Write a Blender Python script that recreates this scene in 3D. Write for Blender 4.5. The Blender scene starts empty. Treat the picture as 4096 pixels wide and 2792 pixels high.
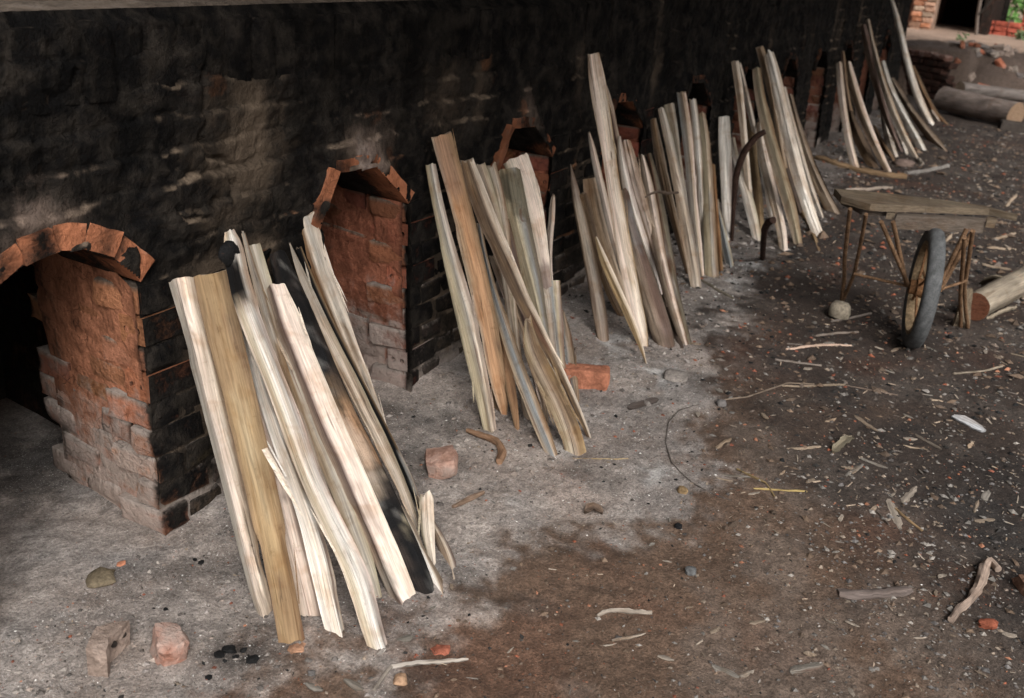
import bpy, bmesh, math, random
import numpy as np
from mathutils import Vector, Matrix

random.seed(7); rng = np.random.default_rng(11)
scene = bpy.context.scene
COL = scene.collection

# ------------------------------------------------------------------ camera
# world: X along the kiln wall (away), Y into the kiln, Z up; camera stands at the origin
CAM = np.array([0.0, 0.0, 1.65])
ex = np.array([1324., -834., 2260.]); ex /= np.linalg.norm(ex)
_k = 0.083; _X = -(834*944 + 2260.**2)/(1324 - 834*_k)
ey = np.array([_X, _k*_X - (834 + _k*1324), 2260.]); ey /= np.linalg.norm(ey)
ey -= ex*ey.dot(ex); ey /= np.linalg.norm(ey)
ez = np.cross(ex, ey)
if ez[1] > 0: ez = -ez
R = np.array([ex, ey, ez])                      # camera (x right, y down, z forward) -> world
FPX = 2260.*4096/2324
cd = bpy.data.cameras.new('camera'); cam = bpy.data.objects.new('camera', cd); COL.objects.link(cam)
rt, dn, fw = R[:, 0], R[:, 1], R[:, 2]
cam.matrix_world = Matrix(((rt[0], -dn[0], -fw[0], CAM[0]), (rt[1], -dn[1], -fw[1], CAM[1]),
                           (rt[2], -dn[2], -fw[2], CAM[2]), (0, 0, 0, 1)))
cd.sensor_width = 36; cd.lens = 36*2260/2324; cd.clip_start = 0.05; cd.clip_end = 2000
cd.dof.use_dof = True; cd.dof.focus_distance = 2.95; cd.dof.aperture_fstop = 4.0
scene.camera = cam
scene.render.resolution_x, scene.render.resolution_y = 1024, 698

# ------------------------------------------------------------------ light
SUN_EL, SUN_AZ = math.radians(40), math.radians(222)      # azimuth of the sun measured from +X towards +Y
sdir = Vector((math.cos(SUN_EL)*math.cos(SUN_AZ), math.cos(SUN_EL)*math.sin(SUN_AZ), math.sin(SUN_EL)))
w = bpy.data.worlds.new('World'); scene.world = w; w.use_nodes = True
nt = w.node_tree; nt.nodes.clear()
sky = nt.nodes.new('ShaderNodeTexSky'); sky.sky_type = 'NISHITA'; sky.sun_disc = False
sky.sun_elevation = SUN_EL; sky.sun_rotation = math.pi/2 - SUN_AZ
sky.air_density = 1.0; sky.dust_density = 6.0; sky.ozone_density = 1.0
hs = nt.nodes.new('ShaderNodeHueSaturation'); hs.inputs['Saturation'].default_value = 0.22
bg = nt.nodes.new('ShaderNodeBackground'); bg.inputs['Strength'].default_value = 0.10
wo = nt.nodes.new('ShaderNodeOutputWorld')
nt.links.new(sky.outputs[0], hs.inputs['Color']); nt.links.new(hs.outputs[0], bg.inputs[0]); nt.links.new(bg.outputs[0], wo.inputs[0])
sl = bpy.data.lights.new('sun', 'SUN'); sl.energy = 1.5; sl.angle = math.radians(26); sl.color = (1.0, 0.98, 0.955)
so = bpy.data.objects.new('sun', sl); COL.objects.link(so)
so.rotation_euler = sdir.to_track_quat('Z', 'Y').to_euler(); so.location = (0, -3, 6)
scene.view_settings.view_transform = 'Standard'; scene.view_settings.look = 'None'
scene.view_settings.exposure = 0.62; scene.view_settings.gamma = 1.0
scene.view_settings.use_curve_mapping = False

# ------------------------------------------------------------------ numeric helpers
def _h(ix, iy, iz, s):
    n = (ix.astype(np.int64)*374761393 + iy.astype(np.int64)*668265263 + iz.astype(np.int64)*2147483647 + s*974634777) & 0xffffffff
    n = ((n ^ (n >> 13))*1274126177) & 0xffffffff
    n = ((n ^ (n >> 16))*2246822519) & 0xffffffff
    return ((n ^ (n >> 15)) & 0xffffff)/float(0xffffff)
def noise(x, y, z=0.0, s=0):
    x, y, z = np.broadcast_arrays(np.asarray(x, float), np.asarray(y, float), np.asarray(z, float))
    fx, fy, fz = np.floor(x), np.floor(y), np.floor(z)
    ux, uy, uz = x-fx, y-fy, z-fz
    ux = ux*ux*(3-2*ux); uy = uy*uy*(3-2*uy); uz = uz*uz*(3-2*uz)
    r = 0
    for a in (0, 1):
        for b in (0, 1):
            for c in (0, 1):
                wgt = (ux if a else 1-ux)*(uy if b else 1-uy)*(uz if c else 1-uz)
                r = r + wgt*_h(fx+a, fy+b, fz+c, s)
    return r*2-1
def fbm(x, y, z=0.0, s=0, o=4, g=0.5):
    r = 0; a = 1; t = 0
    for i in range(o):
        r = r + a*noise(np.asarray(x)*2**i, np.asarray(y)*2**i, np.asarray(z)*2**i, s+i*17); t += a; a *= g
    return r/t
def sstep(a, b, x):
    t = np.clip((np.asarray(x, float)-a)/(b-a), 0, 1); return t*t*(3-2*t)

CROPS = {'A': (600, 820, 1.584), 'B': (900, 1700, 1.584), 'u': (1650, 450, 2.2629), 's': (1750, 1100, 1.98),
         'p': (2250, 180, 2.2629), 'q': (2250, 800, 2.2629), 'r': (2800, 150, 1.76), 't': (3250, 0, 1.98),
         'W': (3100, 650, 1.8635), 'bg': (3500, 0, 2.879), 'g1': (2500, 1400, 1.1378), 'g2': (0, 1900, 1.367),
         'g3': (1500, 1300, 1.0613), 'j1': (0, 850, 1.0925), 'a2': (1150, 400, 2.64), 'd': (0, 0, 1/1.7625), 'D': (3000, 0, 1.76)}
def px(c, x, y):
    o = CROPS[c]; return o[0]+x/o[2], o[1]+y/o[2]
def ray(c, x, y):
    X, Y = px(c, x, y); return R @ np.array([X-2048., Y-1396., FPX])
def on_z(c, x, y, z=0.0):
    d = ray(c, x, y); return CAM + d*((z-CAM[2])/d[2])
def on_y(c, x, y, yv):
    d = ray(c, x, y); return CAM + d*((yv-CAM[1])/d[1])
def on_x(c, x, y, xv):
    d = ray(c, x, y); return CAM + d*((xv-CAM[0])/d[0])

YW = 1.913                                     # plane of the kiln's front wall at the ground
OPEN = [1.685, 2.89, 4.03, 5.11, 6.25, 7.38, 8.5, 9.6, 10.72, 11.85, 13.0]   # right jamb of every fire hole
OW = 0.52                                      # width of a fire hole
X_END = 14.1; Z_TOP = 1.415

def ground_h(x, y):
    x = np.asarray(x, float); y = np.asarray(y, float)
    h = 0.012*fbm(x*1.7+3, y*1.7, s=1, o=3) + 0.012*fbm(x*6, y*6, s=2, o=4)
    near = np.exp(-((YW-y)/0.28)**2)*sstep(-.2, .25, YW+0.25-y)
    for xr in OPEN:                            # ash raked out in front of every pier
        h = h + 0.034*near*np.exp(-((x-(xr+0.30))/0.30)**2)*(1+.5*fbm(x*9, y*9, s=6, o=3))
    h = h + 0.02*np.exp(-(((x-2.0)/0.28)**2 + ((y-0.98)/0.12)**2))*fbm(x*9, y*9, s=5)
    return h
def on_ground(c, x, y):
    p = on_z(c, x, y, 0.0)
    for _ in range(3): p = on_z(c, x, y, float(ground_h(p[0], p[1])))
    return p

# ------------------------------------------------------------------ mesh helpers
def mesh_obj(name, V, F, mat, parent=None, cols=None, attrs=None, smooth=None, origin=None):
    V = np.asarray(V, float)
    o_ = np.zeros(3) if origin is None else np.asarray(origin, float)
    me = bpy.data.meshes.new(name)
    me.from_pydata((V-o_).tolist(), [], [tuple(int(i) for i in f) for f in F] if not isinstance(F, np.ndarray) else F.tolist())
    if cols is not None:
        a = me.color_attributes.new('Col', 'FLOAT_COLOR', 'POINT')
        c = np.ones((len(V), 4)); c[:, :3] = np.clip(cols, 0, 1); a.data.foreach_set('color', c.ravel())
    for k, v in (attrs or {}).items():
        v = np.asarray(v, float)
        if v.ndim == 1:
            a = me.attributes.new(k, 'FLOAT', 'POINT'); a.data.foreach_set('value', v)
        else:
            a = me.attributes.new(k, 'FLOAT_VECTOR', 'POINT'); a.data.foreach_set('vector', v.ravel())
    if smooth is not None:
        me.polygons.foreach_set('use_smooth', [True]*len(me.polygons))
        if smooth < 180: me.set_sharp_from_angle(angle=math.radians(smooth))
    me.materials.append(mat); me.update()
    o = bpy.data.objects.new(name, me); COL.objects.link(o)
    if parent is not None:
        o.parent = parent; o.location = o_ - WORLD_POS.get(parent.name, np.zeros(3))
    else:
        o.location = o_
    WORLD_POS[o.name] = o_
    return o
WORLD_POS = {}
def empty(name, loc):
    o = bpy.data.objects.new(name, None); COL.objects.link(o); o.location = loc; o.empty_display_size = 0.1
    WORLD_POS[o.name] = np.asarray(loc, float); return o
def tag(o, label, cat=None, group=None, kind=None):
    o['label'] = label
    if cat: o['category'] = cat
    if group: o['group'] = group
    if kind: o['kind'] = kind
    return o
def grid_faces(nu, nv, keep=None):
    i = np.arange(nu-1)[:, None]*nv + np.arange(nv-1)[None, :]
    f = np.stack([i, i+nv, i+nv+1, i+1], -1)
    if keep is not None: f = f[keep]
    return f.reshape(-1, 4)

# ------------------------------------------------------------------ materials
def new_mat(name):
    m = bpy.data.materials.new(name); m.use_nodes = True; t = m.node_tree; t.nodes.clear()
    o = t.nodes.new('ShaderNodeOutputMaterial'); b = t.nodes.new('ShaderNodeBsdfPrincipled')
    t.links.new(b.outputs[0], o.inputs[0]); b.inputs['Specular IOR Level'].default_value = 0.25
    return m, t, b
class N:
    def __init__(s, t): s.t = t
    def n(s, kind, **kw):
        q = s.t.nodes.new(kind)
        for k, v in kw.items(): setattr(q, k, v)
        return q
    def link(s, a, b): s.t.links.new(a, b)
    def attr(s, name): return s.n('ShaderNodeAttribute', attribute_name=name)
    def noise(s, vec, scale, detail=4, rough=0.55, dist=0.0):
        q = s.n('ShaderNodeTexNoise'); q.inputs['Scale'].default_value = scale; q.inputs['Detail'].default_value = detail
        q.inputs['Roughness'].default_value = rough; q.inputs['Distortion'].default_value = dist
        s.link(vec, q.inputs['Vector']); return q.outputs['Fac']
    def math(s, op, a, b=None, clamp=False):
        q = s.n('ShaderNodeMath', operation=op, use_clamp=clamp)
        for i, v in enumerate((a, b)):
            if v is None: continue
            if isinstance(v, (int, float)): q.inputs[i].default_value = v
            else: s.link(v, q.inputs[i])
        return q.outputs[0]
    def ramp(s, f, lo, hi, a=0.0, b=1.0):
        q = s.n('ShaderNodeMapRange', interpolation_type='SMOOTHSTEP'); s.link(f, q.inputs[0])
        for i, v in zip((1, 2, 3, 4), (lo, hi, a, b)): q.inputs[i].default_value = v
        return q.outputs[0]
    def mix(s, f, a, b, mode='MIX'):
        q = s.n('ShaderNodeMix', data_type='RGBA', blend_type=mode)
        for i, v in ((0, f), (6, a), (7, b)):
            if isinstance(v, (int, float)): q.inputs[i].default_value = v
            elif isinstance(v, tuple): q.inputs[i].default_value = (*v, 1)
            else: s.link(v, q.inputs[i])
        return q.outputs[2]
    def bump(s, h, strength, dist, prev=None):
        q = s.n('ShaderNodeBump'); q.inputs['Strength'].default_value = strength; q.inputs['Distance'].default_value = dist
        s.link(h, q.inputs['Height'])
        if prev is not None: s.link(prev, q.inputs['Normal'])
        return q.outputs[0]

def wood_material():
    m, t, b = new_mat('split_wood'); g = N(t)
    col = g.attr('Col').outputs['Color']; gc = g.attr('gc').outputs['Vector']
    rough = g.attr('rough').outputs['Fac']
    mp = g.n('ShaderNodeMapping'); g.link(gc, mp.inputs[0]); mp.inputs['Scale'].default_value = (1, 0.03, 1)
    fine = g.noise(mp.outputs[0], 210, 5, .65, .3)
    mp2 = g.n('ShaderNodeMapping'); g.link(gc, mp2.inputs[0]); mp2.inputs['Scale'].default_value = (1, 0.05, 1)
    mid = g.noise(mp2.outputs[0], 60, 4, .6, .6)
    big = g.noise(gc, 11, 3, .6, .4)
    v = g.ramp(fine, .34, .66, .74, 1.14)
    c = g.mix(1.0, col, v, 'MULTIPLY')
    v2 = g.ramp(mid, .28, .6, .8, 1.05); c = g.mix(1.0, c, v2, 'MULTIPLY')
    c = g.mix(g.ramp(big, .5, .72, 0, .55), c, g.mix(1.0, c, (.72, .58, .46), 'MULTIPLY'))
    mp3 = g.n('ShaderNodeMapping'); g.link(gc, mp3.inputs[0]); mp3.inputs['Scale'].default_value = (1, .07, 1)
    stk_ = g.noise(mp3.outputs[0], 26, 4, .6, .8); c = g.mix(g.ramp(stk_, .52, .70, 0, .6), c, g.mix(1.0, c, (.56, .46, .38), 'MULTIPLY')); c = g.mix(g.ramp(stk_, .33, .46, .35, 0), c, g.mix(1.0, c, (1.15, 1.12, 1.1), 'MULTIPLY'))
    crack = g.ramp(mid, .29, .335, 1, 0); c = g.mix(g.math('MULTIPLY', crack, .75), c, (.05, .032, .02))
    knots = g.ramp(g.noise(mp2.outputs[0], 41, 2, .5), .66, .72); c = g.mix(g.math('MULTIPLY', knots, .6), c, (.11, .05, .03)); dirt = g.noise(gc, 34, 5, .75); c = g.mix(g.ramp(dirt, .56, .74, 0, .5), c, g.mix(1.0, c, (.5, .42, .36), 'MULTIPLY'))
    g.link(c, b.inputs['Base Color']); b.inputs['Roughness'].default_value = .8; b.inputs['Specular IOR Level'].default_value = .15
    bm1 = g.bump(mid, .8, .005); bm2 = g.bump(fine, .8, .002, bm1)
    rb = g.bump(g.math('MULTIPLY', g.noise(gc, 90, 5, .7), rough), 1.0, .008, bm2)
    g.link(rb, b.inputs['Normal']); return m
def kiln_material():
    m, t, b = new_mat('fired_clay'); g = N(t)
    col = g.attr('Col').outputs['Color']; soot = g.attr('soot').outputs['Fac']; ash = g.attr('ash').outputs['Fac']
    pos = g.n('ShaderNodeNewGeometry').outputs['Position']
    n1 = g.noise(pos, 14, 5, .65, .2); n2 = g.noise(pos, 75, 4, .65); n3 = g.noise(pos, 5, 3, .6)
    c = g.mix(1.0, col, g.ramp(n1, .25, .75, .6, 1.3), 'MULTIPLY')
    c = g.mix(1.0, c, g.ramp(n2, .3, .7, .8, 1.2), 'MULTIPLY')
    a = g.math('ADD', ash, g.math('MULTIPLY', g.math('SUBTRACT', n1, .5), 1.5)); a = g.ramp(a, .28, .85, 0, .85)
    c = g.mix(a, c, (.30, .255, .225))
    s = g.math('ADD', soot, g.math('MULTIPLY', g.math('SUBTRACT', n1, .5), 1.3))
    s = g.math('ADD', s, g.math('MULTIPLY', g.math('SUBTRACT', n2, .5), .5)); s = g.ramp(s, .12, .85)
    sc = g.mix(g.ramp(n1, .38, .72), (.0045, .0042, .0042), (.026, .0215, .0175)); sc = g.mix(1.0, sc, g.ramp(n3, .3, .65, .55, 1.15), 'MULTIPLY'); b.inputs['Specular IOR Level'].default_value = .06
    c = g.mix(s, c, sc)
    vo = g.n('ShaderNodeTexVoronoi', feature='DISTANCE_TO_EDGE'); vo.inputs['Scale'].default_value = 24
    wv = g.n('ShaderNodeVectorMath', operation='MULTIPLY_ADD'); g.link(pos, wv.inputs[0]); wv.inputs[1].default_value = (1, 1, 1)
    nn = g.n('ShaderNodeTexNoise'); nn.inputs['Scale'].default_value = 9; g.link(pos, nn.inputs['Vector'])
    sc2 = g.n('ShaderNodeVectorMath', operation='SCALE'); g.link(nn.outputs['Color'], sc2.inputs[0]); sc2.inputs['Scale'].default_value = .09
    g.link(sc2.outputs[0], wv.inputs[2]); g.link(wv.outputs[0], vo.inputs['Vector'])
    crk = g.math('MULTIPLY', g.ramp(vo.outputs['Distance'], 0.0, .035, 1, 0), g.ramp(n3, .5, .62))
    c = g.mix(g.math('MULTIPLY', crk, .5), c, (.015, .01, .008))
    g.link(c, b.inputs['Base Color']); b.inputs['Roughness'].default_value = .85
    q = g.bump(n1, .8, .02); q = g.bump(n2, .8, .008, q)
    inv = g.math('SUBTRACT', 1.0, crk); q = g.bump(inv, .35, .005, q)
    g.link(q, b.inputs['Normal']); return m
def ground_material():
    m, t, b = new_mat('trodden_earth_and_ash'); g = N(t)
    col = g.attr('Col').outputs['Color']; ash = g.attr('ash').outputs['Fac']
    pos = g.n('ShaderNodeNewGeometry').outputs['Position']
    n1 = g.noise(pos, 26, 6, .7, .1); n2 = g.noise(pos, 130, 4, .7); n3 = g.noise(pos, 420, 2, .6)
    c = g.mix(1.0, col, g.ramp(n1, .28, .72, .68, 1.28), 'MULTIPLY')
    c = g.mix(1.0, c, g.ramp(n2, .32, .7, .68, 1.3), 'MULTIPLY')
    c = g.mix(1.0, c, g.ramp(n3, .35, .65, .86, 1.12), 'MULTIPLY')
    white = g.math('MULTIPLY', g.ramp(g.noise(pos, 230, 2, .5), .63, .70), g.ramp(ash, .1, .9, .08, .6))
    c = g.mix(white, c, (.55, .53, .50))
    blk = g.ramp(g.noise(pos, 95, 3, .6), .64, .71); c = g.mix(g.math('MULTIPLY', blk, .75), c, (.022, .019, .017))
    red = g.ramp(g.noise(pos, 61, 3, .6), .68, .73); c = g.mix(g.math('MULTIPLY', red, .6), c, (.26, .085, .04))
    g.link(c, b.inputs['Base Color']); b.inputs['Roughness'].default_value = .95
    q = g.bump(n1, .8, .020); q = g.bump(n2, .8, .006, q); q = g.bump(n3, .4, .002, q)
    g.link(q, b.inputs['Normal']); return m
def plain_material(name, rough=.8, metal=0.0, scale=60, amt=.35, bump=.004, spec=.1):
    m, t, b = new_mat(name); g = N(t)
    col = g.attr('Col').outputs['Color']; pos = g.n('ShaderNodeNewGeometry').outputs['Position']
    n1 = g.noise(pos, scale, 5, .65); n2 = g.noise(pos, scale*.2, 3, .6)
    c = g.mix(1.0, col, g.ramp(n1, .25, .75, 1-amt, 1+amt), 'MULTIPLY')
    c = g.mix(1.0, c, g.ramp(n2, .25, .75, 1-amt*.7, 1+amt*.7), 'MULTIPLY')
    g.link(c, b.inputs['Base Color']); b.inputs['Roughness'].default_value = rough; b.inputs['Metallic'].default_value = metal
    b.inputs['Specular IOR Level'].default_value = spec
    g.link(g.bump(n1, .6, bump), b.inputs['Normal']); return m
M_WOOD = wood_material(); M_KILN = kiln_material(); M_GROUND = ground_material()
M_LITTER = plain_material('litter', .9, 0, 150, .3, .002)
M_IRON = plain_material('rusty_iron', .75, .2, 120, .45, .002)
M_RUBBER = plain_material('worn_rubber', .7, 0, 160, .25, .002)
M_STONE = plain_material('clod_and_stone', .92, 0, 90, .35, .006)
M_LEAF = plain_material('leaf', .55, 0, 12, .3, .001)
#@@BODY@@
# ------------------------------------------------------------------ ground
def poly_sd(x, y, P):
    """signed distance to polygon P (negative inside)"""
    P = np.asarray(P)[:, :2]; d = np.full(x.shape, 1e9); ins = np.zeros(x.shape, bool)
    for i in range(len(P)):
        a, b_ = P[i-1], P[i]; e = b_-a
        t = np.clip(((x-a[0])*e[0]+(y-a[1])*e[1])/(e@e+1e-12), 0, 1)
        d = np.minimum(d, np.hypot(x-a[0]-t*e[0], y-a[1]-t*e[1]))
        c = ((a[1] > y) != (b_[1] > y)) & (x < (b_[0]-a[0])*(y-a[1])/(b_[1]-a[1]+1e-12)+a[0]); ins ^= c
    return np.where(ins, -d, d)
ASH_POLY = [(0.2, 1.25, 0)] + [on_z('d', a, b) for a, b in ((640, 1570), (860, 1500), (1050, 1340), (1180, 1235), (1560, 1190), (1620, 1050), (1640, 900), (1650, 790), (1700, 650), (1800, 560), (1900, 470))] + [(10, 1.5, 0), (14, 1.6, 0), (14, 3, 0), (0.2, 3, 0)]
def zones(x, y):
    n = fbm(x*3.1, y*3.1, s=31, o=4)*.30 + fbm(x*13, y*13, s=33, o=4)*.11
    rampv = 1-sstep(-.40, .30, poly_sd(x, y, ASH_POLY)+n*.7)
    ash = sstep(.22, .78, rampv+.55*fbm(x*22, y*22, s=35, o=4)*(1-np.abs(2*rampv-1)))
    far = sstep(3.6, 7, x); ash = ash*(1-.55*far)
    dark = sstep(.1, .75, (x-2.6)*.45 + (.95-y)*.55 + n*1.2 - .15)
    red = sstep(.25, .75, fbm(x*2.3+9, y*2.3, s=41, o=3)+.15)
    for cx, cy, r in ((4.15, .93, .32), (3.0, .15, .22)):
        red = np.maximum(red, np.exp(-(((x-cx)/r)**2+((y-cy)/(r*.6))**2))*1.0)
    char = .55*sstep(.2, .55, fbm(x*4+2, y*4, s=51, o=4)+.02)
    for c, a, b_, r, k in (('d', 960, 1050, .16, .9), ('d', 1000, 960, .16, .8), ('d', 550, 1480, .10, 1.), ('d', 30, 1060, .30, 1.1), ('d', 860, 940, .10, .9), ('d', 520, 1290, .10, .6), ('d', 1450, 920, .12, .5), ('d', 1550, 560, .25, .5), ('d', 2290, 1180, .35, 1.), ('d', 1180, 880, .1, .5)):
        p = on_z(c, a, b_); char = np.maximum(char, k*np.exp(-(((x-p[0])/r)**2+((y-p[1])/r)**2))*(1+fbm(x*20, y*20, s=53)))
    return ash, dark, red, np.clip(char, 0, 1)
def geom(a, b, k):
    r = [a]
    while r[-1] < b: r.append(r[-1]+max(.011, k*r[-1]))
    return r
gx = np.array([-400, -120, -40, -15, -6, -2.5, -1, -.3, .1, .4] + geom(.6, 15.5, .0062) + [16.2, 17.2, 18.5, 20, 23, 27, 33, 45, 70, 150, 500.])
gy = np.array([-500, -150, -50, -20, -9, -5, -3, -2, -1.4] + list(np.arange(-1.0, 2.7, .0125)) + [2.8, 3.0, 3.3, 4, 5, 7, 12, 30, 100, 400.])
GX, GY = np.meshgrid(gx, gy, indexing='ij')
inner = (1-sstep(14, 17, GX))*sstep(-2.5, -1, GY)
GZ = ground_h(GX, GY)
GZ = GZ + (0.0035*fbm(GX*28, GY*28, s=61, o=3) + 0.0022*noise(GX*70, GY*70, s=66))*inner
ash, dark, red, char = zones(GX, GY)
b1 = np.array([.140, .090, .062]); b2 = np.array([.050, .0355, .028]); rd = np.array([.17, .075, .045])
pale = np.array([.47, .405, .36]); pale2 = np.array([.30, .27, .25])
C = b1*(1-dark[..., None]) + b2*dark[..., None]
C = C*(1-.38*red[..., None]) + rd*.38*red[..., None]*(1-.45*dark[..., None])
dp_ = (.55*sstep(.02, .45, fbm(GX*4.5+7, GY*4.5, s=81, o=5)))[..., None]; C = C*(1-dp_)+(C*.45+np.array([.125, .108, .094])*(1-.45*dark[..., None]))*dp_
dk_ = (.45*sstep(.05, .4, fbm(GX*6+3, GY*6, s=83, o=5)))[..., None]; C = C*(1-dk_)+C*.5*dk_
mixg = np.clip(.5+1.1*fbm(GX*4, GY*4, s=71, o=4), 0, 1.25)[..., None]
A = pale*(1-mixg) + pale2*mixg
fl = np.clip(ash*(.78+.5*fbm(GX*7, GY*7, s=73, o=4)), 0, 1)[..., None]
C = C*(1-fl) + A*fl
for q_, r_q in (((1500, 865), .10), ((1480, 850), .06), ((1390, 780), .12), ((1290, 1015), .05), ((1650, 640), .10), ((1130, 1130), .05), ((1480, 1080), .06), ((1700, 600), .12)):
    p_ = on_z('d', *q_); g_q = (.75*np.exp(-(((GX-p_[0])/(r_q*1.6))**2+((GY-p_[1])/r_q)**2))*sstep(-.25, .25, fbm(GX*16, GY*16, s=77, o=3)))[..., None]; C = C*(1-g_q)+np.array([.55, .53, .51])*g_q
C = C*(1-(.72*char)[..., None]) + np.array([.028, .026, .025])*(.72*char)[..., None]
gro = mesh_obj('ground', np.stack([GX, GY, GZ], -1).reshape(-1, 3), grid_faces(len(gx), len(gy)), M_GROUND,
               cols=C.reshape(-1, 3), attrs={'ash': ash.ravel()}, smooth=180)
gro['kind'] = 'structure'

# ------------------------------------------------------------------ kiln
kiln = empty('brick_kiln', (OPEN[0], YW, 0))
tag(kiln, 'long low soot-blackened brick kiln with a row of small arched fire holes', 'kiln')
CH = 0.082
def y_front(x, z): return YW + 0.045*np.asarray(z)
# arch outlines in the wall plane, relative to the right jamb: inner edge from left springing to right springing
ARCH = [(-.505, .755), (-.41, .915), (-.205, .90), (-.005, .742)]
_sx = np.linspace(-.56, -.005, 8); ARCH1 = [(float(a_), float(np.interp(a_, (-.56, -.47, -.37, -.27, -.17, -.08, -.005), (.70, .805, .872, .90, .888, .845, .765)))) for a_ in _sx]
def arch_of(i): return ARCH1 if i == 0 else ARCH
def arch_z(i, dx):
    P = arch_of(i); return np.interp(dx, [p[0] for p in P], [p[1] for p in P], left=-1, right=-1)
def wall_disp(x, z):
    bulge = .014*fbm(x*2.2, z*2.2, s=101, o=3)
    m = .35+.65*sstep(-.2, .3, fbm(x*3.3, z*4.4, s=105, o=4)+.08)
    ph = z/CH + .22*fbm(x*2, z*2, s=107, o=3) + .10*noise(x*20, z*12, s=108)
    fr = ph-np.floor(ph)
    row = np.floor(ph); bxp = (x+.012*noise(x*9, z*9, s=106))/.196 + .5*(row % 2) + .23*noise(row*3.7, 2.2, s=104); bi = np.floor(bxp); bf = bxp-bi
    joint = np.maximum(np.exp(-((np.minimum(fr, 1-fr))/.075)**2), .8*np.exp(-((np.minimum(bf, 1-bf))/.032)**2))
    led = m*(.012*(fr-.5) - .007*joint + .006*noise(bi*1.37, row*2.11, s=110))
    rough = .0055*fbm(x*12, z*15, s=109, o=4) + .0038*fbm(x*45, z*55, s=113, o=3)
    flake = .006*sstep(.05, .16, fbm(x*6.5, z*8.5, s=115, o=4))
    return bulge + led + rough + flake
def seg_carve(x, z, pts, wdt, dep):
    d = np.full(x.shape, 9.)
    for (a, b_) in zip(pts[:-1], pts[1:]):
        e = (b_[0]-a[0], b_[1]-a[1]); t = np.clip(((x-a[0])*e[0]+(z-a[1])*e[1])/(e[0]**2+e[1]**2), 0, 1)
        d = np.minimum(d, np.hypot(x-a[0]-t*e[0], z-a[1]-t*e[1]))
    return dep*np.exp(-(d/wdt)**2)
wx = np.array(list(np.arange(.55, 4.6, .0075)) + list(np.arange(4.6, 7.5, .014)) + list(np.arange(7.5, X_END+.02, .022)))
wz = np.concatenate([np.arange(-.05, 1.40, .0075), [1.405, Z_TOP]])
WX, WZ = np.meshgrid(wx, wz, indexing='ij')
D = wall_disp(WX, WZ)
def wpt(c, x, y): p = on_y(c, x, y, YW+.03); return (p[0], p[2])
F1 = (0, 0, 1.66)
CROPS['f'] = (0, 0, 1.66)
crack1 = [wpt('f', *q) for q in ((1440, 330), (1400, 480), (1385, 640), (1400, 800), (1350, 900), (1420, 1060), (1500, 1050), (1570, 1250), (1560, 1330))]
crack2 = [wpt('f', *q) for q in ((1480, 1050), (1600, 1105))]
crack3 = [wpt('f', *q) for q in ((1170, 1380), (1240, 1450), (1390, 1440))]
crack4 = [wpt('f', *q) for q in ((540, 470), (545, 560), (540, 700))]
jit = .006*fbm(WX*40, WZ*40, s=131)
for ck in (crack1, crack2, crack3, crack4): D = D - seg_carve(WX+jit, WZ+jit, ck, .005, .022)
hp = wpt('f', 1432, 1342); D = D - .04*np.exp(-(np.hypot(WX-hp[0], WZ-hp[1])/.011)**4)
soot = np.full(WX.shape, 1.0); ashv = np.zeros(WX.shape)
Cw = np.broadcast_to(np.array([.105, .078, .056]), WX.shape+(3,)).copy()
# brown patches where the soot has flaked off between the fire holes
bp = fbm(WX*2.1+1, WZ*2.6, s=121, o=4)
for i, xr in enumerate(OPEN):
    k = (1.0, .75, .5, .35, .5, .4, .5, .55, .5, .5, .5)[i]
    soot -= k*.80*np.exp(-((WX-xr-.36)/.24)**4)*sstep(.15, .4, WZ)*(1-sstep(1.15, 1.32, WZ)*.75)*sstep(-.45, .3, bp+.1)
    xc = xr-.22 - (.06 if i == 0 else 0); e = np.exp(-((WX-xc)/.15)**2)
    up = sstep(.84, .9, WZ)*(1-sstep(.98, 1.16, WZ+.06*bp))
    kk = (.6, .9, .5, .35)[i] if i < 4 else .25; q_ = (kk*e*up*(.85+.5*fbm(WX*13, WZ*13, s=128, o=3))); ashv += .38*q_; soot -= 1.1*q_; Cw = Cw*(1-np.clip(q_, 0, 1)[..., None])+np.array([.17, .125, .105])*np.clip(q_, 0, 1)[..., None]
    if i >= 3:                                  # farther piers: pale streaks paint in light caught by the wall
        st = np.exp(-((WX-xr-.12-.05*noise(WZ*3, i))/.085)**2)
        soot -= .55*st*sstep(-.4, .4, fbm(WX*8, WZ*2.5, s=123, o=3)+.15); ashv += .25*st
gz = np.gradient(D, axis=1)/np.gradient(WZ, axis=1)
upface = np.clip(-gz-.06, 0, 1.2)
dust = upface*(.25+.75*sstep(-.3, .4, fbm(WX*2.4, WZ*2.4, s=125, o=3)))*sstep(.9, 1.7, WX)
dust = dust*sstep(-.15, .35, fbm(WX*17, WZ*19, s=126, o=3)+.1)
soot -= .8*dust*(.35+.65*(1-sstep(.75, 1, soot)))
Cw += dust[..., None]*np.array([.045, .035, .025])
streak = fbm(WX*7, WZ*.9, s=129, o=3); soot += .22; soot -= .28*sstep(-.1, .5, streak)*sstep(.85, 1.05, WZ)*sstep(1.2, 1.9, WX)
leftfade = sstep(1.15, 1.7, WX); soot += .25*(1-leftfade)
Cw += (sstep(.55, .62, fbm(WX*7, WZ*9, s=127, o=2))*.8)[..., None]*np.array([.10, .015, -.01])    # bare brick showing
keep = np.ones((len(wx)-1, len(wz)-1), bool)
xc = (wx[:-1]+wx[1:])/2; zc = (wz[:-1]+wz[1:])/2
XC, ZC = np.meshgrid(xc, zc, indexing='ij')
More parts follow.
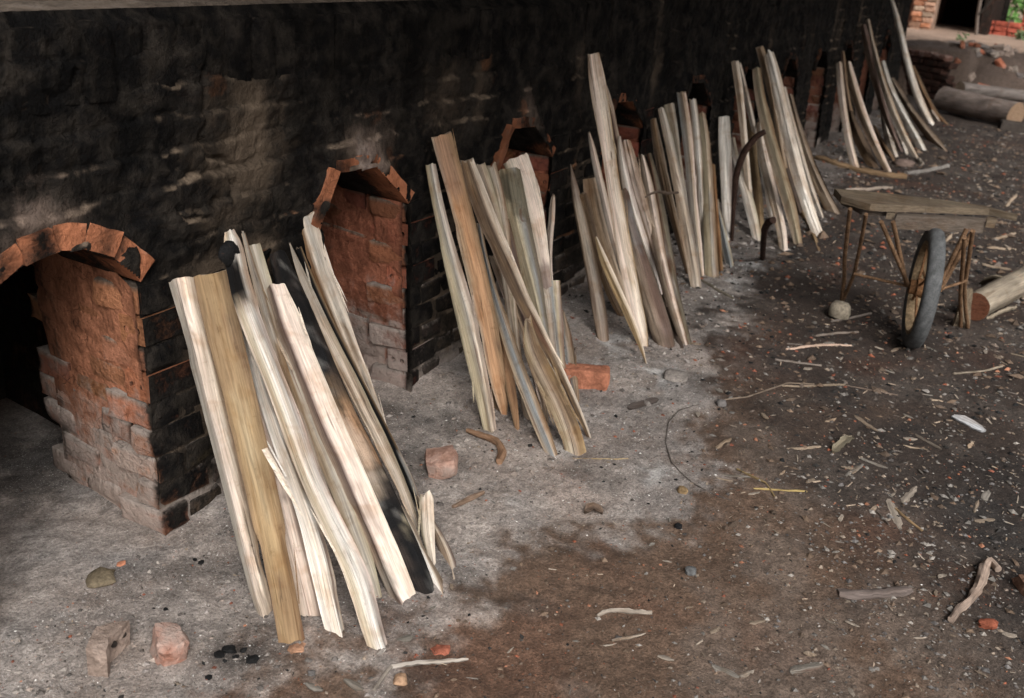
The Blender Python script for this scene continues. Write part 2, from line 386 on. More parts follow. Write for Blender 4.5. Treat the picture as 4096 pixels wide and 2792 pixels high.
for i, xr in enumerate(OPEN):
    keep &= ~((XC > xr-OW-.05) & (XC < xr) & (ZC < arch_z(i, XC-xr)))
    pier = sstep(.0, .01, WX-xr+.01)*(1-sstep(.50, .60, WX-xr))*(1-sstep(.74, .80, WZ))
    if i < 4: D = D*(1-.8*pier) - .004*pier; soot -= pier*(.22+.3*(1-sstep(.2, .5, WZ))); ashv += pier*.05                          # bricks stand proud of the mortar here
    lip = np.exp(-((WX-(xr-OW/2))/.3)**4)*np.exp(-((WZ-.93)/.09)**2); D = D*(1-.6*lip)
    za = arch_z(i, WX-xr)+(.060 if i == 0 else .042); rimw = np.exp(-(np.maximum(WZ-za, 0)/.05)**2)*(za > .3); D = D+rimw*(.020+.010*fbm(WX*18, WZ*18, s=133, o=3)); soot -= .25*rimw*(i < 3)
D = D - .03*sstep(1.385, Z_TOP, WZ)
WY = y_front(WX, WZ) - D
ashv += .8*(1-sstep(.02, .22, WZ+.06*bp)); soot -= .5*(1-sstep(.0, .16, WZ+.05*bp))
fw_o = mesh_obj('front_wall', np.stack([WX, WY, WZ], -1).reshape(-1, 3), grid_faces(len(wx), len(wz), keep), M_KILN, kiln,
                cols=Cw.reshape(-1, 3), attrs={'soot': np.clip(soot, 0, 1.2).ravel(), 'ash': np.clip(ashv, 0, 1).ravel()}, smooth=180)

def sheet(name, P, U, V, parent, disp, colf, mat=M_KILN, smooth=180):
    """P(u,v)->xyz grid; colf -> col, soot, ash"""
    UU, VV = np.meshgrid(U, V, indexing='ij'); X = P(UU, VV); c, s_, a_ = colf(X, UU, VV)
    return mesh_obj(name, X.reshape(-1, 3), grid_faces(len(U), len(V)), mat, parent, cols=c.reshape(-1, 3),
                    attrs={'soot': s_.ravel(), 'ash': a_.ravel()}, smooth=smooth)
# top of the kiln: bare earth with a crumbled rim
def topP(u, v):
    z = Z_TOP + .012*fbm(u*4, v*4, s=141, o=4) + .006*fbm(u*25, v*25, s=142, o=3) - .03*(1-sstep(0, .05, v))
    y = y_front(u, Z_TOP) - wall_disp(u, np.full(u.shape, Z_TOP)) + .03 + v
    return np.stack([u, y, z], -1)
def topC(X, u, v):
    c = np.broadcast_to(np.array([.13, .102, .08]), X.shape).copy()
    c *= (1+.35*fbm(u*6, v*6, s=143, o=3))[..., None]
    return c, .55*(1-sstep(.0, .05, v+.02*fbm(u*9, v*9, s=144)))+.1, .25+0*u
sheet('top_earth', topP, np.concatenate([np.arange(.55, 5, .014), np.arange(5, X_END+.05, .06)]), np.concatenate([np.arange(0, .35, .012), np.arange(.4, 3, .15)]), kiln, None, topC)
# end and back walls of the mass
def boxwall(name, a, b_, z0, z1, parent):
    a = np.array(a, float); b_ = np.array(b_, float); L = np.linalg.norm(b_-a)
    nrm = np.array([b_[1]-a[1], -(b_[0]-a[0])])/L
    U = np.linspace(0, 1, max(4, int(L/.05))); V = np.linspace(z0, z1, max(3, int((z1-z0)/.05)))
    def P(u, v):
        x = a[0]+(b_[0]-a[0])*u; y = a[1]+(b_[1]-a[1])*u; d = .02*fbm(x*5+y*5, v*6, s=151, o=4)
        return np.stack([x+nrm[0]*d, y+nrm[1]*d, v+0*u], -1)
    def Cc(X, u, v): return np.broadcast_to(np.array([.20, .10, .06]), X.shape).copy(), .45+.3*fbm(u*6, v*6, s=152), .3+0*u
    return sheet(name, P, U, V, parent, None, Cc)
boxwall('end_wall', (X_END, YW+.04), (X_END, 4.9), -.05, Z_TOP, kiln)
boxwall('back_wall', (X_END, 4.9), (.55, 4.9), -.05, Z_TOP, kiln)
boxwall('near_end_wall', (.55, 4.9), (.55, YW+.04), -.05, Z_TOP, kiln)

# ---- bricks
_bb = bmesh.new(); bmesh.ops.create_cube(_bb, size=2); bmesh.ops.subdivide_edges(_bb, edges=list(_bb.edges), cuts=2, use_grid_fill=True)
BOXV = np.array([v.co[:] for v in _bb.verts]); BOXF = [[v.index for v in f.verts] for f in _bb.faces]; _bb.free()
BOXV = np.where(np.abs(BOXV) < .9, np.sign(BOXV)*.72, BOXV)
def brick_geo(dx, dy, dz, bev=.006, jit=.0018):
    """a worn box whose edges are rounded off"""
    h_ = np.array([dx, dy, dz])/2; out = np.abs(BOXV) > .9; ne = out.sum(1)
    V = np.where(out, BOXV*h_, np.sign(BOXV)*np.maximum(h_*.5, h_-.022)); V = V-np.where(out & (ne[:, None] > 1), np.sign(BOXV)*bev*.55*rng.uniform(.4, 1.6, (len(V), 1)), 0)
    V += rng.normal(0, jit, V.shape); F = BOXF
    for q in np.array([[sx, sy, sz] for sx in (-1, 1) for sy in (-1, 1) for sz in (-1, 1)]):     # knocked-off corners
        if random.random() < .22:
            cpt = q*np.array([dx, dy, dz])/2; d = np.linalg.norm(V-cpt, axis=1); V -= (np.exp(-(d/.02)**2)*random.uniform(.006, .016))[:, None]*q
    return V, F
def split_faces(V, F):
    """unshare vertices so every face can carry its own soot"""
    nV, nF = [], []
    for f in F:
        nF.append(list(range(len(nV), len(nV)+len(f)))); nV += [V[i] for i in f]
    return np.array(nV), nF
def holed_brick_geo(dx, dy, dz, axis_x=True):
    """brick with two round holes through its -x end"""
    bm = bmesh.new(); n = 10; x0, x1 = -dx/2, dx/2; y = dy/2-.001; z = dz/2-.001; r = min(dy, dz)*.13
    def ring(cx, cy, cz, rr): return [bm.verts.new((cx, cy+rr*math.cos(2*math.pi*i/n), cz+rr*math.sin(2*math.pi*i/n))) for i in range(n)]
    fr = [bm.verts.new((x0, sy*y, sz*z)) for sy, sz in ((-1, -1), (1, -1), (1, 1), (-1, 1))]
    bk = [bm.verts.new((x1, sy*y, sz*z)) for sy, sz in ((-1, -1), (1, -1), (1, 1), (-1, 1))]
    for i in range(4): bm.faces.new((fr[i], bk[i], bk[(i+1) % 4], fr[(i+1) % 4]))
    bm.faces.new(bk[::-1])
    edges = [bm.edges.get((fr[i], fr[(i+1) % 4])) for i in range(4)]
    for s_ in (-1, 1):
        a = ring(x0, s_*dy*.22, 0, r); b_ = ring(x0+.05, s_*dy*.22, 0, r*.9)
        for i in range(n): edges.append(bm.edges.new((a[i], a[(i+1) % n])))
        for i in range(n): bm.faces.new((a[i], a[(i+1) % n], b_[(i+1) % n], b_[i]))
        bm.faces.new(b_)
    bmesh.ops.triangle_fill(bm, edges=edges, use_beauty=True, normal=(-1, 0, 0))
    bm.verts.index_update(); V = np.array([v.co[:] for v in bm.verts]); F = [[v.index for v in f.verts] for f in bm.faces]; bm.free(); return V, F
def rot(V, rx=0, ry=0, rz=0):
    m = np.array((Matrix.Rotation(rz, 3, 'Z') @ Matrix.Rotation(ry, 3, 'Y') @ Matrix.Rotation(rx, 3, 'X'))); return V @ m.T
def face_normals(V, F):
    r = []
    for f in F:
        a = np.zeros(3)
        for i in range(len(f)): a += np.cross(V[f[i-1]], V[f[i]])
        r.append(a/(np.linalg.norm(a)+1e-12))
    return np.array(r)
BRICKS = [0]
def kiln_brick(cx, cy, cz, dx, dy, dz, parent, base, front_soot=.95, jamb_ash=None, holed=False, tilt=0.0, name='brick', jsoot=0.0, yaw=0.0):
    if holed:                                  # holes are on the -x end (the face one sees in a jamb)
        V, F = holed_brick_geo(dx, dy, dz)
    else:
        V, F = brick_geo(dx, dy, dz)
    V = rot(V, tilt + random.gauss(0, .015), random.gauss(0, .012), yaw + random.gauss(0, .02))
    if holed: V, F = split_faces(V, F)
    Nf = face_normals(V, F); Nv = np.zeros_like(V)
    for f, nn in zip(F, Nf):
        for i in f: Nv[i] += nn
    Nv /= np.linalg.norm(Nv, axis=1)[:, None]+1e-9; V = V + np.array([cx, cy, cz])
    n = len(V); soot_ = np.zeros(n); ash_ = np.zeros(n); cols = np.zeros((n, 3))
    tint = np.array(base)*random.uniform(.72, 1.22)*np.array([1, random.uniform(.88, 1.12), random.uniform(.85, 1.1)])
    for i in range(n):
            nn = Nv[i]; fr_ = max(0, -nn[1]); z = V[i][2]; ds = np.clip(1-(V[i][1]-y_front(0, z))/.05, 0, 1)
            soot_[i] = np.clip(fr_*front_soot*(1-.45*(1-sstep(.05, .35, z))) + .35*ds + jsoot*(1-fr_)*(1-max(0, nn[2])) + .5*max(0, nn[1]) + .25*max(0, nn[2])*(z > .6), 0, 1)
            a_ = (1-sstep(.10, .62, z)) if jamb_ash is None else jamb_ash
            ash_[i] = .85*a_*(1-.55*fr_) + .6*max(0, nn[2])*(z < .85)
            cols[i] = tint if nn[2] < .6 else (.17, .13, .10)
    o = mesh_obj(name, V, F, M_KILN, parent, cols=cols, attrs={'soot': soot_, 'ash': ash_}, origin=(cx, cy, cz), smooth=None if holed else 45)
    BRICKS[0] += 1; return o

for i, xr in enumerate(OPEN):
    near = i < 4
    jtint = [(.33, .14, .08), (.265, .10, .06), (.27, .10, .06), (.26, .09, .055)][min(i, 3)] if near else (.17, .07, .045)
    # jamb: clay daub over the brickwork, facing the camera side
    SPL = .13
    ny = 40 if near else 10; nz = 84 if near else 14
    def jP(u, v, i=i, xr=xr):
        y = y_front(0, v)+.012+u+.06*sstep(.735, .78, v)
        daub = sstep(.40, .52, v+.10*fbm(u*7, v*5, s=161+i, o=3)) if i == 0 else sstep(.12, .32, fbm(u*6+i, v*5, s=163+i, o=3)+.9*(np.abs(v-.42) < .14)-.1*(v < .3))
        d = -.004 + .013*daub + .006*fbm(u*12, v*14, s=165+i, o=4) - .009*daub*np.exp(-(((v/CH-np.floor(v/CH))-.5)/.09)**2)*sstep(-.2, .3, fbm(u*5, v*9, s=169, o=2))
        x = xr + SPL*u - d
        return np.stack([x, y, v], -1)
    def jC(X, u, v, i=i, jtint=jtint):
        c = np.broadcast_to(np.array(jtint), X.shape)*(1+.25*fbm(u*9, v*9, s=171+i, o=3))[..., None]
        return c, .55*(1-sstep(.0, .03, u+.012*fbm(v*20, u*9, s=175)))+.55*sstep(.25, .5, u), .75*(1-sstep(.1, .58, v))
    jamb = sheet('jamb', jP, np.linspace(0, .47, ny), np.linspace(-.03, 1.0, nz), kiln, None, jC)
    # left jamb, chamber walls and vault (dark inside)
    xl = xr-OW
    plan = [(xl, YW+.07), (xl-.04, YW+.45), (xl-.16, YW+.62), (xl-.2, 3.0), (xr+.3, 3.0), (xr+.25, YW+.7), (xr+SPL*.47-.004, YW+.47)]
    V, F = [], []
    for (x, y) in plan:
        for z in (-.05, .35, .7, 1.02): V.append((x+random.gauss(0, .006), y+random.gauss(0, .006), z))
    for k in range(len(plan)-1):
        for q in range(3): F.append([k*4+q, k*4+4+q, k*4+5+q, k*4+1+q])
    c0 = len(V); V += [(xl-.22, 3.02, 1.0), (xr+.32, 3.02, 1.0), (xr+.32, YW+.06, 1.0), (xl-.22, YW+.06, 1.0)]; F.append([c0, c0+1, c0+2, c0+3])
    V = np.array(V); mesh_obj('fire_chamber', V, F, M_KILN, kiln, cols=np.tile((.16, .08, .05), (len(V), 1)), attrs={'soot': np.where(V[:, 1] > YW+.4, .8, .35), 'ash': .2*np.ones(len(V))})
    # bricks of the pier
    if i < 8:
        for k in range(10):
            z = CH*(k+.5)+.002; yf = float(y_front(0, z)); bz = CH-.004+random.uniform(-.003, .003)
            if k == 9 and i == 0: continue
            jx = random.gauss(0, .004); even = k % 2 == 0
            ly, lx = (.182, .095) if even else (.09, .19)
            hol = near and (not even) and random.random() < .55
            kiln_brick(xr+jx+lx/2-.002, yf+ly/2-.006+random.gauss(0, .003), z, lx, ly, bz, jamb, jtint, holed=hol, tilt=-.06)
            if not near: continue
            y = yf+ly+.004; nj = 0
            while y < yf+.42 and nj < 3:
                L = random.choice((.182, .182, .14)); dxx = SPL*(y+L/2-yf)
                kiln_brick(xr+dxx+.045+random.gauss(0, .004), y+L/2, z, .09, L, bz, jamb, jtint, jsoot=.3*(y-yf)/.4, yaw=-math.atan(SPL)); y += L+.005; nj += 1
            x = xr+lx+.006; nf = 0
            while nf < (3 if i < 2 else 2) and x < xr+.50:
                L = random.choice((.185, .185, .13)); q = random.gauss(0, .005)
                kiln_brick(x+L/2, yf+.04+q, z-.003, L, .09, bz-.006, fw_o, (.13, .09, .068), front_soot=random.uniform(.36, .58) if z < .42 else random.uniform(.5, .72), tilt=-.05, jsoot=.6); x += L+.003; nf += 1
    # arch of slabs
    arch = empty('arch', (xr-OW/2, YW, .8)); arch.parent = kiln; arch.location = np.array((xr-OW/2, YW, .8))-WORLD_POS[kiln.name]
    P = arch_of(i); TH = .060 if i == 0 else .042
    for k in range(len(P)-1):
        a = np.array(P[k]); b_ = np.array(P[k+1]); e = b_-a; L = np.linalg.norm(e); e /= L; nn = np.array([-e[1], e[0]])
        a = a-e*.003; L += .007; nu, nyy = 8, 8
        front = y_front(0, a[1])-(.024 if i == 0 else .022)+random.uniform(-.004, .004); dep = .30
        us = np.linspace(0, L, nu); V = []; F = []; cols = []; st = []; as_ = []
        ring = [(0, 0), (.5, 0), (1, 0), (1, .5), (1, 1), (.5, 1), (0, 1), (0, .5)]       # (depth, thickness)
        for u in us:
            for (dd, tt) in ring:
                tb = TH*(1+.10*noise(u*18, k, i, s=181)); p = a+e*u+nn*(tt*tb)
                yy = front+dd*dep+(.006*noise(u*30, tt*3, i*3+k, s=183) if dd == 0 else 0)
                V.append((xr+p[0]+.0025*noise(u*25, dd, tt+k, s=185), yy, p[1]+.003*noise(u*25, dd+3, tt+k, s=187)))
                cols.append(np.array((.40, .155, .08))*(1+.35*noise(u*14, tt, k, s=189))*(1 if i < 2 else .75))
                st.append((.16+.6*max(0, noise(u*16, k, i, s=191)) if dd == 0 else .75) - (.1 if tt == 1 else 0) + (.06, .12, .28, .3)[min(i, 3)] + (.25 if i > 3 else 0)); as_.append(.35 if (dd == 0 and tt == 1) else .05)
        nr = len(ring)
        for q in range(nu-1):
            for r_ in range(nr): F.append([q*nr+r_, q*nr+(r_+1) % nr, (q+1)*nr+(r_+1) % nr, (q+1)*nr+r_])
        F.append(list(range(nr))[::-1]); F.append([(nu-1)*nr+r_ for r_ in range(nr)])
        mesh_obj('arch_brick', V, F, M_KILN, arch, cols=np.array(cols), attrs={'soot': np.array(st), 'ash': np.array(as_)}, smooth=22, origin=(xr-OW/2, YW, .8))
# course of bricks set on end under the rim
x = .75
while x < 4.6 and BRICKS[0] < 296:
    L = random.uniform(.082, .105); hgt = .185
    kiln_brick(x+L/2, float(y_front(0, 1.30))+.047-.004+random.gauss(0, .006), 1.293+random.gauss(0, .006), L-.008, .10, hgt, fw_o, (.15, .085, .055), front_soot=1.0 if x < 1.9 else .9, jamb_ash=0.0, jsoot=.9); x += L
# ------------------------------------------------------------------ split firewood
PAL = {'cream': (.70, .60, .495), 'white': (.84, .79, .72), 'pink': (.75, .615, .525), 'yellow': (.57, .48, .33), 'orange': (.43, .25, .14),
       'tan': (.43, .335, .25), 'grey': (.38, .34, .29), 'blue': (.27, .28, .28), 'olive': (.33, .285, .20), 'brown': (.22, .145, .085),
       'gold': (.36, .255, .14), 'bark': (.115, .082, .06), 'redbark': (.15, .075, .05), 'black': (.009, .009, .0095), 'dark': (.075, .055, .045),
       'moss': (.16, .14, .10), 'plum': (.16, .11, .095), 'ashw': (.45, .43, .40), 'rust': (.30, .14, .06), 'umber': (.27, .185, .10)}
def stops_color(stops, f):
    xs = [s_[0] for s_ in stops]; cs = np.array([PAL[s_[1]] for s_ in stops]); return np.stack([np.interp(f, xs, cs[:, j]) for j in range(3)], -1)
SID = [0]
def spine(pts, off, by, ty):
    """pixel outline -> points in the plane the stick leans in: foot on the ground, head against the wall"""
    c, x, y, _ = pts[-1]
    Bp = on_ground(c, x, y) if by is None else on_y(c, x, y, by)
    c, x, y, _ = pts[0]
    Tp = on_y(c, x, y, YW+.03-off if ty is None else ty)
    a = Tp-Bp; vd = (Tp+Bp)/2-CAM; lat = np.cross(a, vd); lat /= np.linalg.norm(lat); n = np.cross(lat, a); n /= np.linalg.norm(n)
    if n @ vd > 0: n = -n
    P, W = [], []
    for (c, x, y, wd) in pts:
        d = ray(c, x, y); t = ((Bp-CAM) @ n)/(d @ n); q = CAM+d*t; P.append(q); W.append(wd/CROPS[c][2]/FPX*(t*FPX))
    return np.array(P), np.array(W), n
def stick(label, group, pts, stops, off=.05, by=None, ty=None, th=.5, sec='wedge', r=.1, stains=(), jag=.006, back='bark', seed=None,
          endc='tan', rough=0.0, splinters=0, deg=3, fleck=0.0, name='split_log', cat='firewood', sink=.008, wob=1.0):
    SID[0] += 1; sd = SID[0]*7 if seed is None else seed
    P, W, n = spine(pts, off, by, ty)
    seg = np.linalg.norm(np.diff(P, axis=0), axis=1); s_ = np.concatenate([[0], np.cumsum(seg)]); Ltot = s_[-1]
    if by is None: P[-1] = P[-1]+(P[-1]-P[-2])/max(seg[-1], 1e-6)*sink
    near = P[-1][0] < 3.6
    NR = int(max(8, Ltot/(.022 if near else .045))); tt = np.linspace(0, 1, NR); ss = tt*Ltot
    def cs(vals):                               # gently smoothed interpolation of the traced points
        fine = np.linspace(0, Ltot, NR*4); v = np.interp(fine, s_, vals); k = np.ones(7)/7
        vp = np.concatenate([np.full(3, v[0]), v, np.full(3, v[-1])]); vs = np.convolve(vp, k, 'valid'); vs[:2] = v[:2]; vs[-2:] = v[-2:]; return np.interp(ss, fine, vs)
    def pf(vals, dg):                           # low-order curve through the traced points, ends kept
        dg = min(dg, len(vals)-1); lin = vals[0]+(vals[-1]-vals[0])*s_/Ltot; base_l = vals[0]+(vals[-1]-vals[0])*tt; u_ = s_/Ltot; res = vals-lin
        if dg < 2 or len(vals) < 3: return base_l
        A_ = np.stack([u_*(1-u_)*(u_-.5)**k_ for k_ in range(dg-1)], -1); co, *_ = np.linalg.lstsq(A_, res, rcond=None); return base_l+np.stack([tt*(1-tt)*(tt-.5)**k_ for k_ in range(dg-1)], -1) @ co
    Cn = np.stack([.8*pf(P[:, j], deg)+.2*cs(P[:, j]) for j in range(3)], -1); Wd = np.maximum(.45*pf(W, 4)+.55*cs(W), .25*cs(W)); Wm = W.max()
    T = np.gradient(Cn, axis=0); T /= np.linalg.norm(T, axis=1)[:, None]
    Lt = np.cross(T, n); Lt /= np.linalg.norm(Lt, axis=1)[:, None]
    if Lt[0] @ rt < 0: Lt = -Lt
    if sec == 'round':
        K = 14; ang = np.linspace(0, 2*np.pi, K, endpoint=False); U = -.5*np.cos(ang); Vv = .5*np.sin(ang)-.5; Fr = np.where(ang <= np.pi, ang/np.pi, 1-(ang-np.pi)/np.pi); isb = ang > np.pi+.01
    else:
        fU = np.array([-.5, -.47, -.34, -.2, -.06, .08, .22, .36, .47, .5])
        if sec == 'wedge':
            fV = -th*.75*np.where(fU < r, (r-fU)/(r+.5), (fU-r)/(.5-r))
        else:
            fV = -.05*(np.abs(fU)/.5)**6-.03*np.abs(fU)
        bU = np.array([.46, .25, 0, -.25, -.46]); bV = np.array([-th, -th*1.08, -th*1.1, -th*1.05, -th])
        if sec == 'wedge': bV = bV*np.array([.95, 1.1, 1.2, 1.1, .95])
        U = np.concatenate([fU, bU]); Vv = np.concatenate([fV, bV]); Fr = np.concatenate([fU+.5, np.full(5, .5)]); isb = np.concatenate([np.zeros(10, bool), np.ones(5, bool)]); K = 15
    thick = np.minimum(Wd, Wm)*.75+Wm*.25 if sec != 'round' else Wd
    SS = ss[:, None]; KK = np.arange(K)[None, :]
    amp = .008*wob
    nu = amp*fbm(SS*9+sd, KK*.6, s=sd, o=3)+.010*wob*noise(SS*45, KK*1.0, s=sd+1); nv = amp*fbm(SS*6+sd, KK*.8, s=sd+2, o=3)+.014*wob*noise(SS*1.3, KK*1.0, s=sd+13)+.012*wob*noise(SS*30, KK*1.0, s=sd+3)
    step = .015*wob*(np.floor(fbm(SS*2.2, KK*.6, s=sd+4, o=2)*4)/4)
    cap = np.where(np.abs(U) > .44, .4, 1.0)
    Ucol = U[None, :]*Wd[:, None]+nu*Wm*cap; Vcol = Vv[None, :]*thick[:, None]+(nv+step)*Wm*np.where(isb, .3, 1)
    rs = np.random.default_rng(sd+5)
    if sec != 'round':
        for _ in range(rs.integers(1, 3) if sec == 'plank' else rs.integers(2, 5)):      # torn steps where the wood split away
            t0 = rs.uniform(.05, .9); run = rs.uniform(.1, .6); dirn = rs.choice((-1, 1)); on = (tt > t0) & (tt < t0+run) if dirn > 0 else (tt < t0) & (tt > t0-run)
            on = on.astype(float); on = on*np.clip((np.abs(tt-t0))*NR/1.5, 0, 1)*np.clip(1.0-np.maximum(0, np.abs(tt-t0)-run*.5)/(run*.5+1e-6), 0, 1)
            if rs.uniform() < .5:
                sel = (U > .3) if rs.uniform() < .5 else (U < -.3); Ucol = Ucol-np.sign(U)[None, :]*sel[None, :]*on[:, None]*Wd[:, None]*rs.uniform(.04, .10)
            else:
                k0 = rs.integers(0, 7); sel = np.zeros(K); sel[k0:k0+rs.integers(2, 4)] = 1; Vcol = Vcol-sel[None, :]*on[:, None]*Wd[:, None]*rs.uniform(.06, .16)
    jl = np.zeros((NR, K)); jl[0] = jag*(noise(KK[0]*.9, sd, s=sd+5)+.6*noise(KK[0]*2.1, sd, s=sd+6))*.8; jl[-1] = .5*jag*noise(KK[0]*.9, sd, s=sd+7)
    X = Cn[:, None, :]+Lt[:, None, :]*Ucol[..., None]+n[None, None, :]*Vcol[..., None]-T[:, None, :]*jl[..., None]
    V = X.reshape(-1, 3)
    i0 = (np.arange(NR-1)[:, None]*K+np.arange(K)[None, :]); i1 = np.arange(NR-1)[:, None]*K+((np.arange(K)+1) % K)[None, :]
    F = np.stack([i0, i1, i1+K, i0+K], -1).reshape(-1, 4).tolist()
    col = stops_color(stops, Fr)[None].repeat(NR, 0)
    col[:, isb] = np.array(PAL[back]) if sec != 'round' else col[:, isb]
    col = col*(1+.16*fbm(SS*3+sd, KK*.5, s=sd+8, o=3)+.05*noise(SS*1.2, KK*1.7, s=sd+9))[..., None]
    if sec != 'round' and rs.uniform() < .6:    # bark strip along one edge, also painting in side-face shade
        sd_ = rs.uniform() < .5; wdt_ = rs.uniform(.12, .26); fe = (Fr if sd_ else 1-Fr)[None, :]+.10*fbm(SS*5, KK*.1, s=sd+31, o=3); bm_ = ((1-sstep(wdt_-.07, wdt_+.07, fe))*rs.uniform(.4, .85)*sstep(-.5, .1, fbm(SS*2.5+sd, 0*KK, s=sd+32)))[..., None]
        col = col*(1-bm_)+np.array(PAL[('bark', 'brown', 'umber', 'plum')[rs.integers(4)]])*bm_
    bs_ = (.5*sstep(.12, .5, fbm(SS*3.5+sd, KK*.22, s=sd+33, o=4)))[..., None]; col = col*(1-bs_)+col*np.array([.62, .5, .4])*bs_
    for (t0, t1, f0, f1, cn, am) in stains:
        tj = tt[:, None]+.05*fbm(KK*.9, SS*12, s=sd+10, o=3); fj = Fr[None, :]+.08*noise(SS*16, KK*.3, s=sd+11)
        m_ = sstep(t0-.02, t0+.02, tj)*(1-sstep(t1-.02, t1+.02, tj))*sstep(f0-.06, f0+.06, fj)*(1-sstep(f1-.06, f1+.06, fj))*am
        if t1-t0 > .25: m_ = m_*(.55+.45*sstep(-.2, .3, fbm(SS*14, KK*.7, s=sd+12, o=3)))
        col = col*(1-m_[..., None])+np.array(PAL[cn])*m_[..., None]
    if fleck:
        fm = (fleck*sstep(.25, .5, fbm(SS*30+sd, KK*1.1, s=sd+21, o=3)))[..., None]; col = col*(1-fm)+np.array(PAL['ashw'])*.7*fm
        fm = (.5*sstep(.1, .5, fbm(SS*9+sd, KK*.6, s=sd+22, o=3)))[..., None]; col = col*(1-fm)+np.array(PAL['dark'])*fm
    gcv = np.stack([Ucol+Vcol*.7+sd*.37, SS+0*Ucol, Vcol+sd*.11], -1)
    V = V.tolist(); colf = col.reshape(-1, 3).tolist(); gcf = gcv.reshape(-1, 3).tolist(); rg = [rough]*len(V)
    ends = []
    for ring_i, sgn in ((0, 1), (NR-1, -1)):    # cut ends with their own vertices
        b0 = len(V); ring_p = X[ring_i]; ce = ring_p.mean(0)
        V += ring_p.tolist()+[ce.tolist()]; ec = np.array(PAL[endc])
        topc = np.array(colf[ring_i*K:(ring_i+1)*K]).mean(0); ecol = .5*ec+.5*topc
        colf += [ecol.tolist()]*(K+1); gcf += [[p_[0]*3, p_[1]*.5, p_[2]*3] for p_ in ring_p.tolist()+[ce.tolist()]]; rg += [.6]*(K+1)
        tris = []
        for k in range(K):
            tri = [b0+k, b0+(k+1) % K, b0+K]; tris.append(tri[::-1] if sgn > 0 else tri)
        if near and sgn > 0: ends.append((V[b0:], [[q-b0 for q in tr] for tr in tris], colf[b0:], gcf[b0:])); del V[b0:], colf[b0:], gcf[b0:], rg[b0:]
        else: F += tris
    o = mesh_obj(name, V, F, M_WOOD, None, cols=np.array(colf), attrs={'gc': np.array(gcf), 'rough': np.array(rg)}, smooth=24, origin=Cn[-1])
    tag(o, label, cat, group)
    for (V_, F_, C_, G_) in ends: mesh_obj('cut_end', V_, F_, M_WOOD, o, cols=np.array(C_), attrs={'gc': np.array(G_), 'rough': .6*np.ones(len(V_))}, origin=Cn[-1])
    for q in range(splinters):                  # slivers lifting off the split faces
        k = random.randrange(3, NR-3); side = random.choice((-1, 1)); ln = random.uniform(.04, .13); e = Cn[k]+Lt[k]*side*Wd[k]*.46+n*(-.1*thick[k]*.5+.004)
        d = T[k]*random.choice((-1, 1))+Lt[k]*side*random.uniform(.04, .16)+n*random.uniform(0, .08); sliver(o, [e-d*ln*.2, e+d*ln*.5, e+d*ln], random.uniform(.0015, .0032), n, colf[k*K+(8 if side > 0 else 1)])
    return o
def sliver(parent, pts, wdt, n, col, name='splinter', thick=.5):
    pts = [np.asarray(p, float) for p in pts]; V = []; m = len(pts)
    for i, p in enumerate(pts):
        d = pts[min(i+1, m-1)]-pts[max(i-1, 0)]; l = np.cross(d, n); l /= np.linalg.norm(l)+1e-9; w_ = wdt*(1 if i < m-1 else .15)
        V += [p-l*w_, p+n*w_*thick, p+l*w_, p-n*w_*thick]
    F = []
    for i in range(m-1):
        for k in range(4): F.append([i*4+k, i*4+(k+1) % 4, i*4+4+(k+1) % 4, i*4+4+k])
    F += [[0, 1, 2, 3], [m*4-1, m*4-2, m*4-3, m*4-4]]
    V = np.array(V); return mesh_obj(name, V, F, M_WOOD, parent, cols=np.tile(np.array(col)[:3]*1.05, (len(V), 1)), attrs={'gc': V*np.array([3, 1, 1]), 'rough': np.zeros(len(V))}, origin=WORLD_POS[parent.name])
def S(*segs):
    """('A', x,y,w, x,y,w, ... , 'B', ...) -> list of (crop, x, y, w)"""
    out = []; c = None; buf = []
    for q in segs:
        if isinstance(q, str): c = q; continue
        buf.append(q)
        if len(buf) == 3: out.append((c, *buf)); buf = []
    return out
G1 = 'firewood bundle with the charred log'
s = stick
# --- bundle leaning between the two nearest fire holes
s('wide greenish grey split plank standing behind the pale pink plank, beside the charred log', G1, S('A', 655, 250, 88, 715, 430, 100, 790, 750, 110, 880, 1000, 115, 1000, 1300, 120, 'B', 640, 150, 120, 740, 450, 110, 830, 700, 110, 910, 900, 90, 965, 1090, 55), [(0, 'olive'), (.5, 'grey'), (1, 'olive')], off=.02, th=.3, sec='plank', stains=((.3, .9, 0, .4, 'brown', .5),), splinters=2)
s('pinkish tan board mostly hidden behind the yellow-brown plank', G1, S('A', 560, 640, 60, 650, 1050, 100, 'B', 300, 250, 130, 400, 600, 140, 480, 900, 150, 548, 1215, 130), [(0, 'tan'), (.5, 'pink'), (1, 'tan')], off=.06, th=.3, sec='plank', stains=((.55, .6, .3, .7, 'dark', .7), (.62, .66, .5, .8, 'dark', .6), (0, 1, 0, 1, 'plum', .25)))
s('thin grey splintered strip with brown bark beside the charred-tipped white log', G1, S('A', 600, 215, 26, 640, 380, 42, 690, 520, 62, 725, 680, 55, 775, 850, 62, 850, 1050, 60, 930, 1250, 60, 'B', 520, 50, 60, 610, 350, 55, 700, 560, 55, 780, 740, 60, 860, 900, 50, 905, 1010, 34), [(0, 'tan'), (.55, 'grey'), (1, 'brown')], off=.05, th=.6, jag=.03, stains=((.3, .48, .3, 1, 'brown', .9),), splinters=4, rough=.5)
s('narrow grey splinter at the foot between the two white logs', G1, S('B', 600, 500, 40, 650, 750, 45, 710, 1000, 48, 760, 1200, 45, 786, 1312, 34), [(0, 'grey'), (1, 'cream')], off=.22, th=.7)
